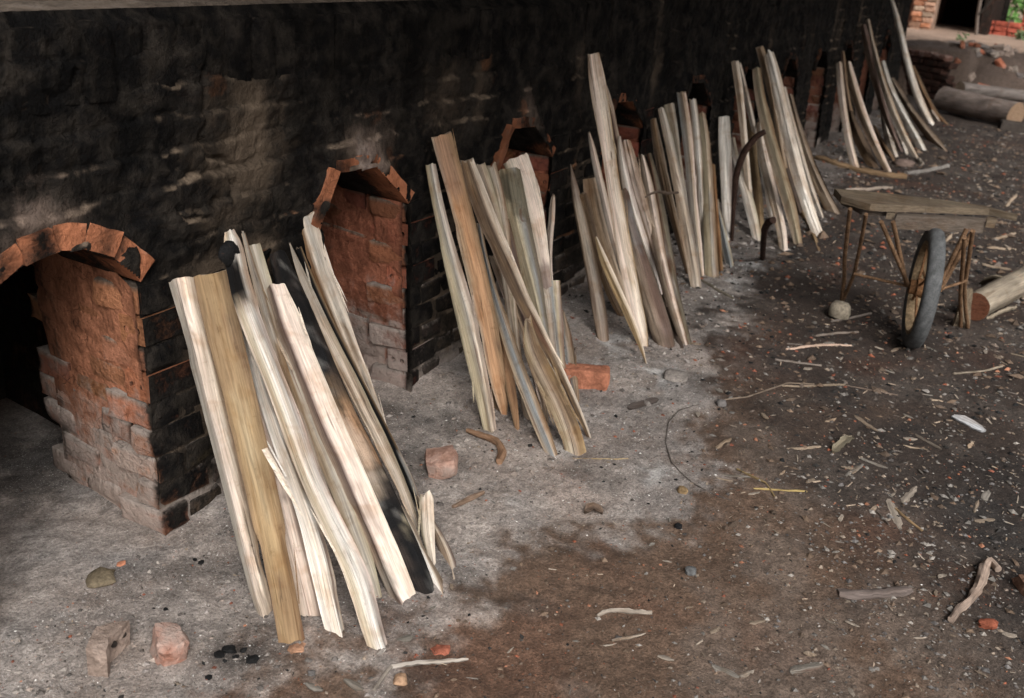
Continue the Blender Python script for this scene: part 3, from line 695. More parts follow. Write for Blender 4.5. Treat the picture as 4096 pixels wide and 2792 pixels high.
s('round charred log, black at both ends and scorched brown in the middle', G1, S('A', 800, 290, 100, 890, 550, 175, 990, 800, 190, 1080, 1050, 200, 1190, 1350, 205, 'B', 850, 150, 210, 960, 400, 205, 1060, 650, 195, 1150, 800, 185, 1215, 950, 165, 1275, 1075, 120), [(0, 'black'), (.5, 'black'), (1, 'black')], off=.07, fleck=.3, sec='round', back='black', endc='black', rough=1.0, wob=1.3, stains=((.46, .66, .15, .95, 'orange', .75), (.48, .68, .3, .7, 'cream', .35), (.40, .47, .4, 1, 'brown', .5), (.68, .71, .4, .9, 'tan', .55), (.80, .83, .7, .95, 'yellow', .7)))
s('thin charred black stick behind the sharp pointed pale split', G1, S('A', 940, 270, 40, 1060, 560, 48, 1150, 760, 50, 1260, 980, 52, 1360, 1200, 50, 1480, 1430, 48, 'B', 1085, 175, 42, 1170, 320, 60, 1205, 420, 50, 1240, 540, 26), [(0, 'black'), (.7, 'black'), (1, 'brown')], off=.03, th=.8, rough=.8, stains=((.8, .95, .5, 1, 'ashw', .4),))
s('tall split with orange bark edge and pale grey face, leaning by the second fire hole', G1, S('A', 978, 80, 146, 1040, 300, 158, 1110, 500, 150, 1185, 700, 140, 1260, 900, 108, 1335, 1050, 82, 1400, 1200, 66, 1455, 1340, 52, 1513, 1485, 24), [(0, 'rust'), (.36, 'brown'), (.42, 'cream'), (.6, 'grey'), (1, 'cream')], off=.01, th=.6, r=-.1, jag=.004, splinters=5, stains=((.45, .62, .55, .75, 'brown', .7), (.0, .3, .45, .6, 'blue', .35), (.66, .9, .4, .6, 'dark', .6)))
s('pale split with a sharp pointed top lying along the charred log', G1, S('A', 885, 240, 8, 940, 380, 46, 1010, 540, 66, 1090, 740, 78, 1165, 900, 80, 1265, 1100, 90, 1350, 1300, 98, 1470, 1500, 98, 'B', 1000, 130, 98, 1100, 320, 74, 1145, 430, 60, 1195, 570, 42, 1245, 720, 18), [(0, 'tan'), (.4, 'cream'), (.8, 'tan'), (1, 'olive')], off=.03, th=.6, r=.25, by=1.33, stains=((0, .25, 0, 1, 'grey', .7), (.3, .6, 0, .3, 'brown', .45)), splinters=2)
white_log = s('charred-tipped white log with a black knob near its pointed top', G1, S('A', 500, 155, 60, 520, 210, 130, 520, 300, 160, 545, 390, 130, 575, 520, 135, 620, 640, 150, 700, 880, 135, 780, 1080, 135, 845, 1240, 145, 912, 1400, 160, 'B', 490, 200, 145, 570, 400, 135, 670, 600, 138, 770, 800, 142, 815, 900, 145, 850, 1000, 158, 915, 1200, 150, 992, 1445, 130), [(0, 'cream'), (.25, 'yellow'), (.4, 'white'), (.75, 'white'), (1, 'pink')], off=.17, th=.75, r=.1, jag=.006, deg=7, splinters=1, stains=((.045, .155, -.2, .68, 'black', 1.0), (.02, .17, .8, 1.2, 'brown', .7), (.15, .19, 0, 1, 'brown', .35), (.30, .40, .75, 1, 'brown', .6), (.93, 1, .75, 1.2, 'dark', .5)))
s('white crooked split standing between the yellow-brown plank and the charred-tipped log', G1, S('A', 590, 780, 30, 640, 950, 48, 720, 1200, 82, 'B', 305, 0, 80, 450, 400, 105, 530, 600, 112, 580, 800, 142, 635, 1000, 142, 675, 1200, 136, 716, 1348, 120), [(0, 'white'), (.6, 'cream'), (.8, 'white'), (1, 'tan')], off=.13, th=.6, r=.22, deg=5, stains=((.42, .56, .7, 1.1, 'brown', .85), (.46, .52, .1, .4, 'brown', .4), (.1, .3, .7, 1, 'plum', .5)), splinters=2)
s('pale cream split with a weathered grey edge, outermost beside the near arch', G1, S('A', 205, 452, 188, 240, 640, 178, 315, 900, 165, 385, 1200, 155, 485, 1560, 145, 'B', 95, 500, 135, 160, 850, 122, 205, 1060, 124, 262, 1225, 84), [(0, 'grey'), (.26, 'grey'), (.34, 'pink'), (.7, 'cream'), (1, 'tan')], off=.05, th=.7, r=-.18, jag=.004, stains=((.7, .8, .55, 1, 'brown', .5), (.9, 1, 0, 1, 'tan', .6), (.2, .45, .3, .6, 'tan', .4)), splinters=1)
s('broad flat yellow-brown plank with streaked dirty face', G1, S('A', 380, 432, 205, 420, 640, 215, 490, 900, 215, 575, 1200, 195, 650, 1560, 200, 'B', 250, 500, 195, 320, 850, 195, 390, 1150, 195, 425, 1378, 192), [(0, 'brown'), (.15, 'umber'), (.5, 'gold'), (.8, 'umber'), (1, 'brown')], off=.09, th=.28, sec='plank', jag=.005, stains=((0, .35, 0, 1, 'brown', .6), (.1, .3, .7, .9, 'dark', .35), (.85, 1, .3, 1, 'brown', .6), (.35, .7, .3, .6, 'olive', .4)), splinters=1)
pink_plank = s('long smooth pale pink plank with red-brown flecks', G1, S('A', 785, 497, 125, 845, 700, 180, 930, 900, 178, 1015, 1100, 192, 1090, 1300, 205, 1180, 1500, 188, 'B', 765, 200, 175, 845, 400, 182, 920, 600, 182, 990, 800, 195, 1065, 1000, 182, 1150, 1132, 150), [(0, 'tan'), (.3, 'plum'), (.36, 'pink'), (.7, 'pink'), (1, 'cream')], off=.14, th=.6, r=-.22, jag=.004, stains=((.60, .80, .45, .62, 'redbark', .35), (.68, .76, .3, .55, 'blue', .4), (.88, .97, 0, .5, 'grey', .7)), splinters=2)
s('short bright white wedge leaning on the charred log near its foot', G1, S('B', 1105, 505, 28, 1160, 620, 72, 1215, 760, 78, 1280, 880, 84, 1340, 1000, 104, 1362, 1075, 84), [(0, 'white'), (.6, 'white'), (.7, 'tan'), (1, 'olive')], ty=1.36, th=.8, r=.2, jag=.002)
s('small pale upright offcut with ragged top beside the white wedge', G1, S('B', 1275, 425, 88, 1275, 560, 98, 1292, 720, 74, 1322, 890, 24), [(0, 'olive'), (.3, 'cream'), (1, 'cream')], ty=1.34, th=.5, jag=.02, splinters=2)
s('small bark-edged offcut at the right foot of the charred log', G1, S('B', 1215, 440, 30, 1300, 600, 50, 1385, 780, 78, 1428, 890, 80, 1442, 962, 66), [(0, 'dark'), (.3, 'tan'), (.7, 'cream'), (1, 'dark')], ty=1.42, th=.7)
sliver(pink_plank, [on_y('B', 250, 150, 1.45), on_y('B', 370, 360, 1.38), on_y('B', 490, 575, 1.31)], .0075, np.array([-.3, -.8, .4]), PAL['cream'])

G2 = 'firewood bundle beside the loose red brick'
s('wide pale board with pink grain and torn splinters, tallest at the third fire hole', G2, S('u', 930, 400, 255, 1010, 600, 235, 1080, 850, 195, 1130, 1100, 155, 1180, 1350, 135, 1210, 1500, 105, 's', 930, 560, 70, 1000, 800, 50), [(0, 'tan'), (.3, 'cream'), (.6, 'pink'), (1, 'cream')], off=.02, th=.35, sec='plank', jag=.012, stains=((.5, .75, 0, 1, 'plum', .8), (.0, .15, 0, .3, 'olive', .5)), splinters=7)
s('grey-tan split with square top behind the dark diagonal stick', G2, S('u', 610, 470, 104, 685, 720, 104, 760, 950, 95, 's', 640, 750, 70, 722, 1145, 62), [(0, 'grey'), (.6, 'tan'), (1, 'olive')], off=.03, th=.5, jag=.01, splinters=1)
s('narrow pale split with slanted top behind the bark-capped log', G2, S('u', 715, 465, 88, 800, 800, 84, 's', 650, 700, 50, 770, 1200, 34), [(0, 'olive'), (.5, 'cream'), (1, 'brown')], off=.02, th=.5, jag=.015)
s('smooth plum-brown stick with a square cut top in the middle of the bundle', G2, S('u', 815, 955, 112, 880, 1200, 110, 945, 1500, 90, 's', 780, 800, 60, 845, 1150, 50), [(0, 'plum'), (.5, 'plum'), (1, 'dark')], off=.13, th=.6, jag=.003)
s('thick yellow split capped with grey bark at its top', G2, S('u', 868, 505, 210, 890, 700, 235, 930, 900, 225, 1000, 1150, 200, 1060, 1400, 190, 's', 768, 60, 145, 800, 250, 112, 832, 450, 84, 900, 900, 60), [(0, 'yellow'), (.45, 'yellow'), (.5, 'olive'), (.75, 'blue'), (.85, 'moss'), (1, 'bark')], off=.09, th=.6, r=0, rough=.4, jag=.012, stains=((0, .13, -.2, 1.2, 'moss', .95), (.0, .22, .35, 1.2, 'moss', .9), (.22, .8, .72, 1.2, 'moss', .75)))
s('thin pale splinter with a bent tip at the right of the wide pale board', G2, S('u', 1272, 738, 36, 1266, 850, 60, 1272, 950, 64, 1242, 1150, 42, 1240, 1300, 32, 1250, 1450, 28, 's', 985, 640, 26, 1010, 880, 20), [(0, 'cream'), (1, 'pink')], off=.06, th=.6, jag=.02, splinters=3)
s('orange-brown sliver split from the big orange-brown plank', G2, S('u', 640, 1250, 40, 's', 400, 100, 46, 460, 350, 62, 500, 500, 74, 540, 700, 92, 575, 900, 84, 605, 1050, 58, 632, 1232, 30), [(0, 'brown'), (.4, 'orange'), (1, 'orange')], off=.12, th=.6, splinters=2)
s('knotty brown stick glimpsed low behind the orange-brown plank', G2, S('u', 560, 1000, 60, 's', 430, 700, 60, 480, 1080, 70), [(0, 'brown'), (1, 'dark')], off=.05, th=.6)
s('yellow cream split with a blue-grey stripe, outermost by the second pier', G2, S('u', 160, 470, 104, 190, 700, 114, 245, 950, 118, 300, 1150, 124, 370, 1400, 150, 's', 150, 20, 142, 230, 300, 162, 285, 560, 168, 325, 780, 152, 352, 950, 132, 390, 1130, 116, 420, 1248, 100), [(0, 'olive'), (.12, 'yellow'), (.4, 'yellow'), (.5, 'blue'), (.6, 'grey'), (.66, 'cream'), (1, 'cream')], off=.03, th=.6, r=.12, jag=.006, splinters=3, stains=((0, .35, .2, 1, 'ashw', .35), (.8, 1, .3, .7, 'gold', .3)))
s('big orange-brown plank with smooth rounded foot and a knot', G2, S('u', 262, 205, 192, 310, 450, 200, 390, 700, 202, 440, 900, 200, 500, 1150, 192, 580, 1400, 192, 's', 330, 30, 172, 375, 250, 156, 415, 500, 150, 440, 700, 132, 480, 900, 122, 520, 1020, 92, 532, 1108, 34), [(0, 'tan'), (.2, 'orange'), (.6, 'orange'), (1, 'brown')], off=.05, th=.4, sec='plank', jag=.008, stains=((0, .2, 0, .8, 'plum', .45), (.3, .55, 0, .3, 'olive', .5), (.5, .8, .75, 1.1, 'brown', .7), (.725, .745, .75, .95, 'dark', .9)), splinters=1)
s('pale tan split emerging below the dark diagonal stick', G2, S('u', 720, 1300, 62, 's', 560, 150, 84, 620, 320, 102, 685, 470, 84, 760, 700, 62, 810, 900, 52, 850, 1100, 44, 872, 1205, 26), [(0, 'pink'), (.5, 'tan'), (1, 'brown')], off=.12, th=.6, splinters=4, jag=.02)
s('slender split with a blue-grey stripe, foot farthest out on the ash', G2, S('u', 600, 1000, 40, 630, 1250, 52, 's', 450, 150, 62, 520, 350, 92, 590, 600, 102, 680, 850, 104, 760, 1050, 112, 840, 1250, 116, 917, 1442, 76), [(0, 'tan'), (.25, 'grey'), (.35, 'blue'), (.6, 'blue'), (.7, 'tan'), (1, 'brown')], off=.08, th=.5, splinters=5)
s('dark bark-brown stick leaning diagonally across the bundle', G2, S('u', 490, 430, 122, 560, 650, 162, 640, 850, 172, 730, 1080, 172, 830, 1300, 170, 910, 1480, 150, 's', 650, 200, 116, 745, 350, 110, 830, 500, 92, 920, 650, 78, 1000, 800, 64, 1060, 950, 74, 1110, 1080, 64, 1165, 1200, 52, 1202, 1292, 30), [(0, 'bark'), (.3, 'brown'), (.62, 'bark'), (.7, 'tan'), (1, 'cream')], off=.15, th=.6, r=.2, jag=.012, stains=((.1, .5, .1, .6, 'dark', .5), (.55, .68, .2, .6, 'redbark', .7)), splinters=2)
s('square-topped block striped cream and blue-grey beside the loose red brick', G2, S('s', 890, 45, 162, 915, 300, 152, 935, 500, 142, 960, 700, 115, 988, 950, 84), [(0, 'grey'), (.4, 'cream'), (.46, 'blue'), (.66, 'blue'), (.72, 'yellow'), (.88, 'cream'), (.92, 'brown'), (1, 'brown')], ty=1.66, th=.5, sec='plank', jag=.002, stains=((.45, 1, .7, 1, 'brown', .6),))
s('ragged bark strip with grey inner face beside the loose red brick', G2, S('s', 995, 290, 20, 1025, 450, 62, 1055, 650, 72, 1085, 850, 56, 1112, 1005, 24), [(0, 'blue'), (.4, 'tan'), (1, 'brown')], ty=1.62, th=.4, jag=.02, splinters=5)
s('short cream block with rotten brown bark, foremost at the foot', G2, S('s', 712, 365, 60, 735, 560, 135, 850, 800, 172, 955, 1000, 178, 1025, 1200, 168, 1097, 1438, 176), [(0, 'olive'), (.15, 'yellow'), (.5, 'cream'), (.6, 'brown'), (1, 'gold')], ty=1.45, th=.6, r=.1, rough=.5, jag=.02, stains=((0, .35, .4, 1.2, 'bark', .85), (.3, .45, 0, .5, 'tan', .6), (.45, .8, .62, 1.2, 'bark', .6)), splinters=5)

G3 = 'firewood bundle with the tallest plank'
s('dark weathered plank in the shade behind the tallest pale plank', G3, S('p', 385, 380, 42, 430, 600, 84, 470, 800, 76, 510, 1000, 60, 'q', 600, 300, 50, 720, 900, 40), [(0, 'brown'), (.5, 'plum'), (1, 'tan')], off=.03, th=.5)
s('brown tan board with flat top beside the grey pointed stick', G3, S('p', 240, 1210, 112, 'q', 320, 250, 152, 420, 550, 132, 520, 850, 112, 610, 1060, 62), [(0, 'tan'), (.5, 'brown'), (1, 'tan')], off=.12, th=.4, sec='plank', jag=.004)
s('thin brown stick between the grey pointed stick and the flat-topped board', G3, S('p', 190, 1350, 72, 'q', 260, 250, 82, 340, 600, 64, 430, 850, 64, 530, 1055, 40), [(0, 'brown'), (1, 'bark')], off=.15, th=.6)
s('grey-brown round stick with a sharp tip, nearest the third pier', G3, S('p', 75, 1085, 8, 100, 1250, 62, 140, 1450, 92, 'q', 170, 150, 102, 230, 450, 112, 290, 750, 122, 330, 1000, 128, 372, 1285, 100), [(0, 'brown'), (.3, 'tan'), (.55, 'grey'), (.8, 'brown'), (1, 'bark')], off=.05, sec='round', endc='brown', stains=((.6, 1, 0, 1, 'plum', .45), (0, .2, 0, 1, 'plum', .5)))
s('pale grey leaf-pointed split behind the tallest plank', G3, S('p', 240, 795, 20, 270, 920, 64, 310, 1130, 64, 350, 1300, 78, 400, 1500, 84, 'q', 425, 200, 104, 485, 450, 84, 560, 700, 50, 650, 950, 34), [(0, 'grey'), (.6, 'pink'), (1, 'tan')], off=.04, th=.5)
s('pinkish split with orange top and dark flecks at the fourth fire hole', G3, S('p', 575, 858, 72, 600, 1000, 104, 640, 1200, 122, 700, 1400, 132, 'q', 745, 50, 92, 800, 300, 66, 850, 550, 54, 900, 760, 40, 970, 1050, 30), [(0, 'brown'), (.3, 'pink'), (1, 'tan')], off=.10, th=.5, stains=((0, .06, 0, 1, 'rust', .8), (.15, .45, .3, .8, 'plum', .4)), splinters=3)
s('tallest pale plank, cream with a notched upper edge, rising high above its bundle', G3, S('p', 280, 80, 102, 288, 250, 150, 330, 450, 165, 372, 700, 132, 420, 900, 122, 445, 1100, 112, 460, 1300, 122, 500, 1500, 142, 'q', 510, 200, 152, 560, 450, 142, 600, 650, 142, 632, 850, 132, 682, 1050, 150, 736, 1250, 124, 742, 1325, 62), [(0, 'tan'), (.25, 'pink'), (.6, 'cream'), (.85, 'cream'), (1, 'gold')], off=.12, th=.4, sec='plank', jag=.01, stains=((0, .12, .3, 1, 'pink', .5), (.7, .8, .4, .7, 'gold', .5)), splinters=4)
s('thick round barked log with its sawn end showing at the foot', G3, S('p', 560, 1300, 70, 'q', 600, 150, 90, 650, 350, 125, 720, 600, 165, 790, 850, 192, 870, 1100, 205, 935, 1340, 175), [(0, 'bark'), (.3, 'tan'), (.6, 'plum'), (1, 'bark')], off=.2, sec='round', endc='brown', rough=.3, stains=((.1, .4, .2, 1, 'blue', .5), (.9, 1, 0, 1, 'bark', .7)))
s('small round log tucked beside the thick barked log', G3, S('q', 860, 700, 50, 960, 1000, 66, 1062, 1335, 76), [(0, 'bark'), (.5, 'dark'), (1, 'bark')], ty=1.6, sec='round', endc='tan', rough=.3)
s('pale tan split just beside the reddish bark stick', G3, S('p', 715, 985, 42, 740, 1150, 92, 800, 1400, 104, 'q', 820, 150, 112, 880, 450, 94, 930, 700, 94, 1000, 950, 94, 1060, 1150, 84, 1112, 1312, 52), [(0, 'bark'), (.3, 'tan'), (.7, 'pink'), (1, 'brown')], off=.12, th=.6, splinters=2)
s('reddish-brown round bark stick with lichen patches and a knotted ring', G3, S('p', 780, 975, 44, 830, 1150, 64, 870, 1380, 74, 'q', 890, 100, 84, 930, 350, 90, 960, 475, 100, 985, 700, 82, 1040, 900, 78, 1090, 1100, 76, 1142, 1302, 62), [(0, 'bark'), (.35, 'redbark'), (.6, 'moss'), (1, 'dark')], off=.14, sec='round', back='bark', rough=.4, stains=((.5, .6, .1, .5, 'ashw', .6), (.68, .8, .2, .6, 'ashw', .45), (.61, .63, 0, 1, 'redbark', 1)))
s('white curved split ending in a blunt point on the thick barked log', G3, S('p', 515, 828, 30, 520, 950, 62, 560, 1200, 84, 620, 1400, 94, 'q', 640, 100, 112, 690, 300, 104, 760, 480, 104, 820, 650, 100, 870, 780, 70, 896, 857, 22), [(0, 'tan'), (.4, 'white'), (1, 'pink')], off=.14, by=1.49, th=.5, stains=((.55, .8, .2, .6, 'gold', .3),))
s('golden sliver tapering to a thin point, foremost before the tallest plank', G3, S('q', 300, 330, 20, 350, 500, 72, 420, 650, 82, 490, 800, 78, 560, 950, 78, 630, 1120, 78, 690, 1280, 48, 730, 1390, 22, 758, 1482, 8), [(0, 'gold'), (.5, 'gold'), (1, 'cream')], ty=1.66, th=.5, jag=.002)
s('cream sliver with a broad foot at the outer end of the bundle', G3, S('q', 1072, 815, 15, 1110, 950, 64, 1160, 1080, 82, 1216, 1238, 78), [(0, 'cream'), (1, 'yellow')], ty=1.55, th=.4)

G4 = 'grey firewood bundle before the fifth fire hole'
L4 = 'grey-brown split stick standing in the tight grey bundle'
s('brown stick with pale edge at the near side of the tight grey bundle', G4, S('p', 820, 668, 52, 860, 900, 84, 900, 1100, 94, 950, 1350, 84, 'q', 1000, 150, 74, 1060, 350, 64, 1110, 550, 54, 1140, 680, 34), [(0, 'bark'), (.6, 'brown'), (1, 'tan')], off=.06, th=.5)
s('olive-grey square-topped split behind the creamy one in the grey bundle', G4, S('p', 960, 528, 98, 1000, 700, 84, 1040, 950, 54, 1075, 1200, 44, 'q', 1170, 300, 40, 1230, 650, 34), [(0, 'olive'), (1, 'grey')], off=.03, th=.5, jag=.003)
s('creamy grey split with a broad square foot in the grey bundle', G4, S('p', 890, 568, 54, 935, 750, 74, 985, 950, 84, 1040, 1200, 94, 1080, 1450, 104, 'q', 1090, 150, 104, 1150, 400, 114, 1190, 600, 112, 1212, 802, 92), [(0, 'tan'), (.4, 'cream'), (1, 'grey')], off=.1, th=.5, stains=((.2, .7, 0, .4, 'brown', .35),))
s('tall grey-white split, highest of the grey bundle', G4, S('p', 1075, 430, 84, 1110, 650, 94, 1140, 900, 94, 1160, 1150, 84, 1180, 1400, 74, 'q', 1195, 200, 84, 1235, 450, 74, 1262, 705, 44), [(0, 'blue'), (.4, 'grey'), (.7, 'tan'), (1, 'pink')], off=.06, th=.5, jag=.02, splinters=2)
s('pale stringy split with brown streaks in the grey bundle', G4, S('p', 1180, 495, 64, 1210, 700, 74, 1225, 950, 74, 1240, 1250, 64, 1260, 1500, 54, 'q', 1270, 300, 54, 1268, 580, 40), [(0, 'brown'), (.4, 'white'), (1, 'tan')], off=.05, th=.5, jag=.02, splinters=3)
s('yellow-topped olive split in the grey bundle', G4, S('p', 1260, 608, 62, 1285, 800, 94, 1300, 1000, 94, 1320, 1300, 114, 'q', 1320, 100, 114, 1340, 400, 114, 1352, 705, 132), [(0, 'olive'), (.4, 'yellow'), (.7, 'tan'), (1, 'brown')], off=.07, th=.5, jag=.01, stains=((.5, 1, .5, .8, 'blue', .6),))
s('thin red-brown stick at the outer side of the grey bundle', G4, S('p', 1360, 1075, 42, 1370, 1300, 44, 'q', 1395, 100, 44, 1410, 400, 54, 1432, 692, 44), [(0, 'brown'), (1, 'rust')], off=.12, th=.6)
s('outward-leaning blue-grey split with yellow edges beside the grey bundle', G4, S('p', 1395, 1390, 34, 'q', 1420, 150, 46, 1460, 350, 72, 1500, 520, 74, 1518, 612, 62), [(0, 'cream'), (.2, 'blue'), (.7, 'blue'), (1, 'yellow')], off=.2, th=.5)

G5 = 'firewood bundle with the bent rusty bars'
s('pale grey board standing upright apart from the bundle with the bent bars', G5, S('r', 170, 555, 78, 175, 700, 88, 180, 900, 88, 184, 1100, 74, 200, 1300, 64, 196, 1432, 42), [(0, 'grey'), (.5, 'white'), (1, 'grey')], off=.05, th=.35, sec='plank', jag=.004)
s('brown stick in the shade behind the bent rusty bar', G5, S('r', 350, 560, 50, 380, 900, 74, 410, 1150, 74, 422, 1385, 54), [(0, 'brown'), (1, 'gold')], off=.06, th=.5)
s('dark barked stick behind the bright white split', G5, S('r', 535, 640, 42, 580, 850, 64, 640, 1050, 64, 705, 1255, 50), [(0, 'bark'), (1, 'dark')], off=.12, th=.6)
s('long narrow tan stick next to the whitest split, second in height', G5, S('r', 420, 72, 54, 470, 250, 64, 500, 400, 54, 540, 600, 46, 570, 800, 42, 660, 1150, 34), [(0, 'tan'), (.5, 'brown'), (1, 'tan')], off=.05, th=.6)
s('narrow grey stick with square top, inner side of the bent-bar bundle', G5, S('r', 245, 163, 52, 270, 330, 54, 290, 500, 50, 310, 700, 46, 335, 950, 46, 350, 1200, 44, 375, 1370, 34), [(0, 'tan'), (1, 'cream')], off=.05, th=.5)
s('white split crossing behind the bent rusty bar low down', G5, S('r', 228, 700, 32, 250, 830, 44, 290, 970, 62, 335, 1130, 74, 402, 1432, 62), [(0, 'white'), (.6, 'cream'), (1, 'olive')], off=.12, th=.5)
s('very thin white stick between the narrow grey stick and the tan board', G5, S('r', 280, 195, 26, 320, 380, 38, 355, 530, 38, 390, 680, 36, 430, 880, 34, 470, 1100, 28), [(0, 'white'), (1, 'cream')], off=.08, th=.6)
s('brown-tan splayed stick at the outer side of the bright white split', G5, S('r', 630, 395, 42, 690, 620, 54, 760, 850, 66, 850, 1050, 78, 945, 1240, 88), [(0, 'brown'), (.5, 'tan'), (1, 'bark')], off=.03, th=.5)
s('thin white curved stick hugging the bright white split', G5, S('r', 590, 345, 26, 620, 500, 34, 680, 700, 44, 730, 900, 44, 790, 1100, 44, 862, 1272, 22), [(0, 'white'), (1, 'tan')], off=.07, th=.6)
s('bright white split, tallest of the bent-bar bundle', G5, S('r', 480, 98, 68, 530, 250, 84, 560, 450, 86, 610, 650, 90, 660, 850, 94, 720, 1050, 84, 780, 1250, 80, 842, 1408, 68), [(0, 'cream'), (.4, 'white'), (1, 'cream')], off=.12, th=.45, jag=.02, stains=((.2, .6, .4, .6, 'tan', .5),), splinters=2)
s('golden tan stick under the bright white split', G5, S('r', 670, 1150, 40, 740, 1280, 54, 832, 1498, 30), [(0, 'gold'), (1, 'brown')], ty=1.5, th=.5)
s('small pale offcut low behind the tan board', G5, S('r', 470, 1050, 22, 490, 1180, 44, 512, 1300, 44), [(0, 'cream'), (1, 'white')], ty=1.55, th=.5)
s('pale smooth split leaning in front, beside the long tan board', G5, S('r', 420, 585, 42, 432, 750, 64, 480, 950, 74, 522, 1150, 76, 575, 1350, 66, 587, 1503, 54), [(0, 'tan'), (.5, 'cream'), (1, 'pink')], off=.17, th=.5)
s('long tan board crossing the front of the bent-bar bundle', G5, S('r', 398, 210, 62, 420, 400, 74, 470, 600, 82, 522, 800, 92, 572, 1000, 92, 640, 1200, 82, 692, 1463, 54), [(0, 'tan'), (.5, 'olive'), (1, 'brown')], off=.16, th=.45, jag=.004)

G6 = 'brown firewood bundle before the far piers'
s('reddish thin stick at the back of the far brown bundle', G6, S('t', 240, 408, 22, 245, 480, 34, 260, 650, 34, 290, 850, 44, 360, 1150, 34), [(0, 'plum'), (1, 'brown')], off=.03, th=.6)
s('dark brown board inside the far brown bundle', G6, S('t', 295, 875, 34, 350, 1050, 84, 420, 1200, 84, 492, 1335, 64), [(0, 'brown'), (1, 'bark')], off=.2, th=.4)
s('pale pinkish split, outermost of the far brown bundle', G6, S('t', 210, 488, 44, 225, 700, 58, 250, 900, 54, 285, 1100, 58, 346, 1338, 64), [(0, 'grey'), (.5, 'pink'), (1, 'tan')], off=.1, th=.5)
s('long tan stick leaning across the far brown bundle', G6, S('t', 280, 488, 44, 320, 650, 68, 370, 850, 74, 430, 1000, 74, 500, 1150, 64, 602, 1363, 44), [(0, 'brown'), (.5, 'tan'), (1, 'pink')], off=.12, th=.5)
s('short red-brown stick beside the far brown bundle', G6, S('t', 480, 995, 34, 550, 1130, 44, 645, 1295, 50), [(0, 'redbark'), (1, 'brown')], off=.3, th=.5)
G7 = 'pale firewood bundle near the far kiln end'
s('dark brown pole behind the pale far bundle', G7, S('t', 398, 188, 44, 450, 400, 64, 490, 600, 72, 540, 800, 56, 620, 1000, 44, 700, 1200, 34), [(0, 'bark'), (1, 'plum')], off=.03, th=.6)
s('long grey pole with a hooked top above the pale far bundle', G7, S('t', 435, 150, 34, 450, 280, 40, 500, 420, 36, 545, 600, 46, 620, 850, 58, 700, 1020, 54, 822, 1250, 34), [(0, 'grey'), (1, 'tan')], off=.05, th=.6)
s('brown outer stick of the pale far bundle', G7, S('t', 620, 618, 44, 690, 740, 54, 780, 880, 56, 860, 980, 64, 950, 1100, 70, 1045, 1193, 34), [(0, 'brown'), (.5, 'tan'), (1, 'bark')], off=.05, th=.5)
s('pale grey split in the middle of the far bundle', G7, S('t', 550, 478, 44, 590, 650, 64, 660, 800, 64, 740, 950, 66, 800, 1060, 64, 867, 1187, 64), [(0, 'grey'), (.5, 'white'), (1, 'grey')], off=.1, th=.5)
s('pale split on the near side of the far bundle', G7, S('t', 545, 715, 28, 560, 900, 54, 590, 1050, 64, 652, 1243, 58), [(0, 'grey'), (1, 'cream')], off=.2, th=.5)
s('short white split at the foot of the far bundle', G7, S('t', 630, 955, 28, 690, 1100, 54, 747, 1257, 44), [(0, 'white'), (1, 'cream')], off=.3, th=.5)
s('thin grey stick at the foot of the far bundle', G7, S('t', 700, 895, 32, 760, 1050, 44, 840, 1225, 26), [(0, 'grey'), (1, 'blue')], off=.25, th=.5)
s('small pale stick at the outer foot of the far bundle', G7, S('t', 800, 975, 32, 850, 1100, 42, 892, 1182, 32), [(0, 'grey'), (1, 'cream')], off=.3, th=.5)
G8 = 'last poles at the far end of the kiln'
s('orange-brown stick leaning beside the last long pale pole', G8, S('t', 790, 518, 24, 850, 680, 54, 930, 830, 50, 1000, 930, 44, 1062, 987, 34), [(0, 'rust'), (1, 'brown')], off=.1, th=.5)
s('long pale grey pole leaning at the very end of the kiln', G8, S('t', 626, -10, 24, 690, 200, 44, 740, 450, 50, 780, 600, 54, 840, 780, 60, 900, 900, 54, 947, 992, 42), [(0, 'grey'), (.5, 'white'), (1, 'tan')], off=.1, sec='round')
s('short pale offcut by the foot of the last long pole', G8, S('t', 935, 870, 28, 965, 915, 34, 997, 962, 28), [(0, 'cream'), (1, 'tan')], off=.6, th=.5)

kp = on_y('A', 530, 312, YW+.03-.17-.03); kd = np.linalg.norm(kp-CAM); kr = 72/1.584/FPX*kd
bmk = bmesh.new(); bmesh.ops.create_icosphere(bmk, subdivisions=3, radius=1); Vk = np.array([v.co[:] for v in bmk.verts]); Fk = [[v.index for v in f.verts] for f in bmk.faces]; bmk.free()
Vk *= (1+.42*fbm(Vk[:, 0]*1.9, Vk[:, 1]*1.9, Vk[:, 2]*1.9, s=77, o=4))[:, None]
Vk = Vk*kr*np.array([1.05, .6, 1.15])+kp+np.array([0, kr*.45, 0])
mesh_obj('charred_knob', Vk, Fk, M_WOOD, white_log, cols=np.array(PAL['black'])*(1.3+1.2*fbm(Vk[:, 0]*60, Vk[:, 1]*60, Vk[:, 2]*60, s=78, o=3))[:, None], attrs={'gc': Vk, 'rough': np.ones(len(Vk))}, smooth=50, origin=WORLD_POS[white_log.name])
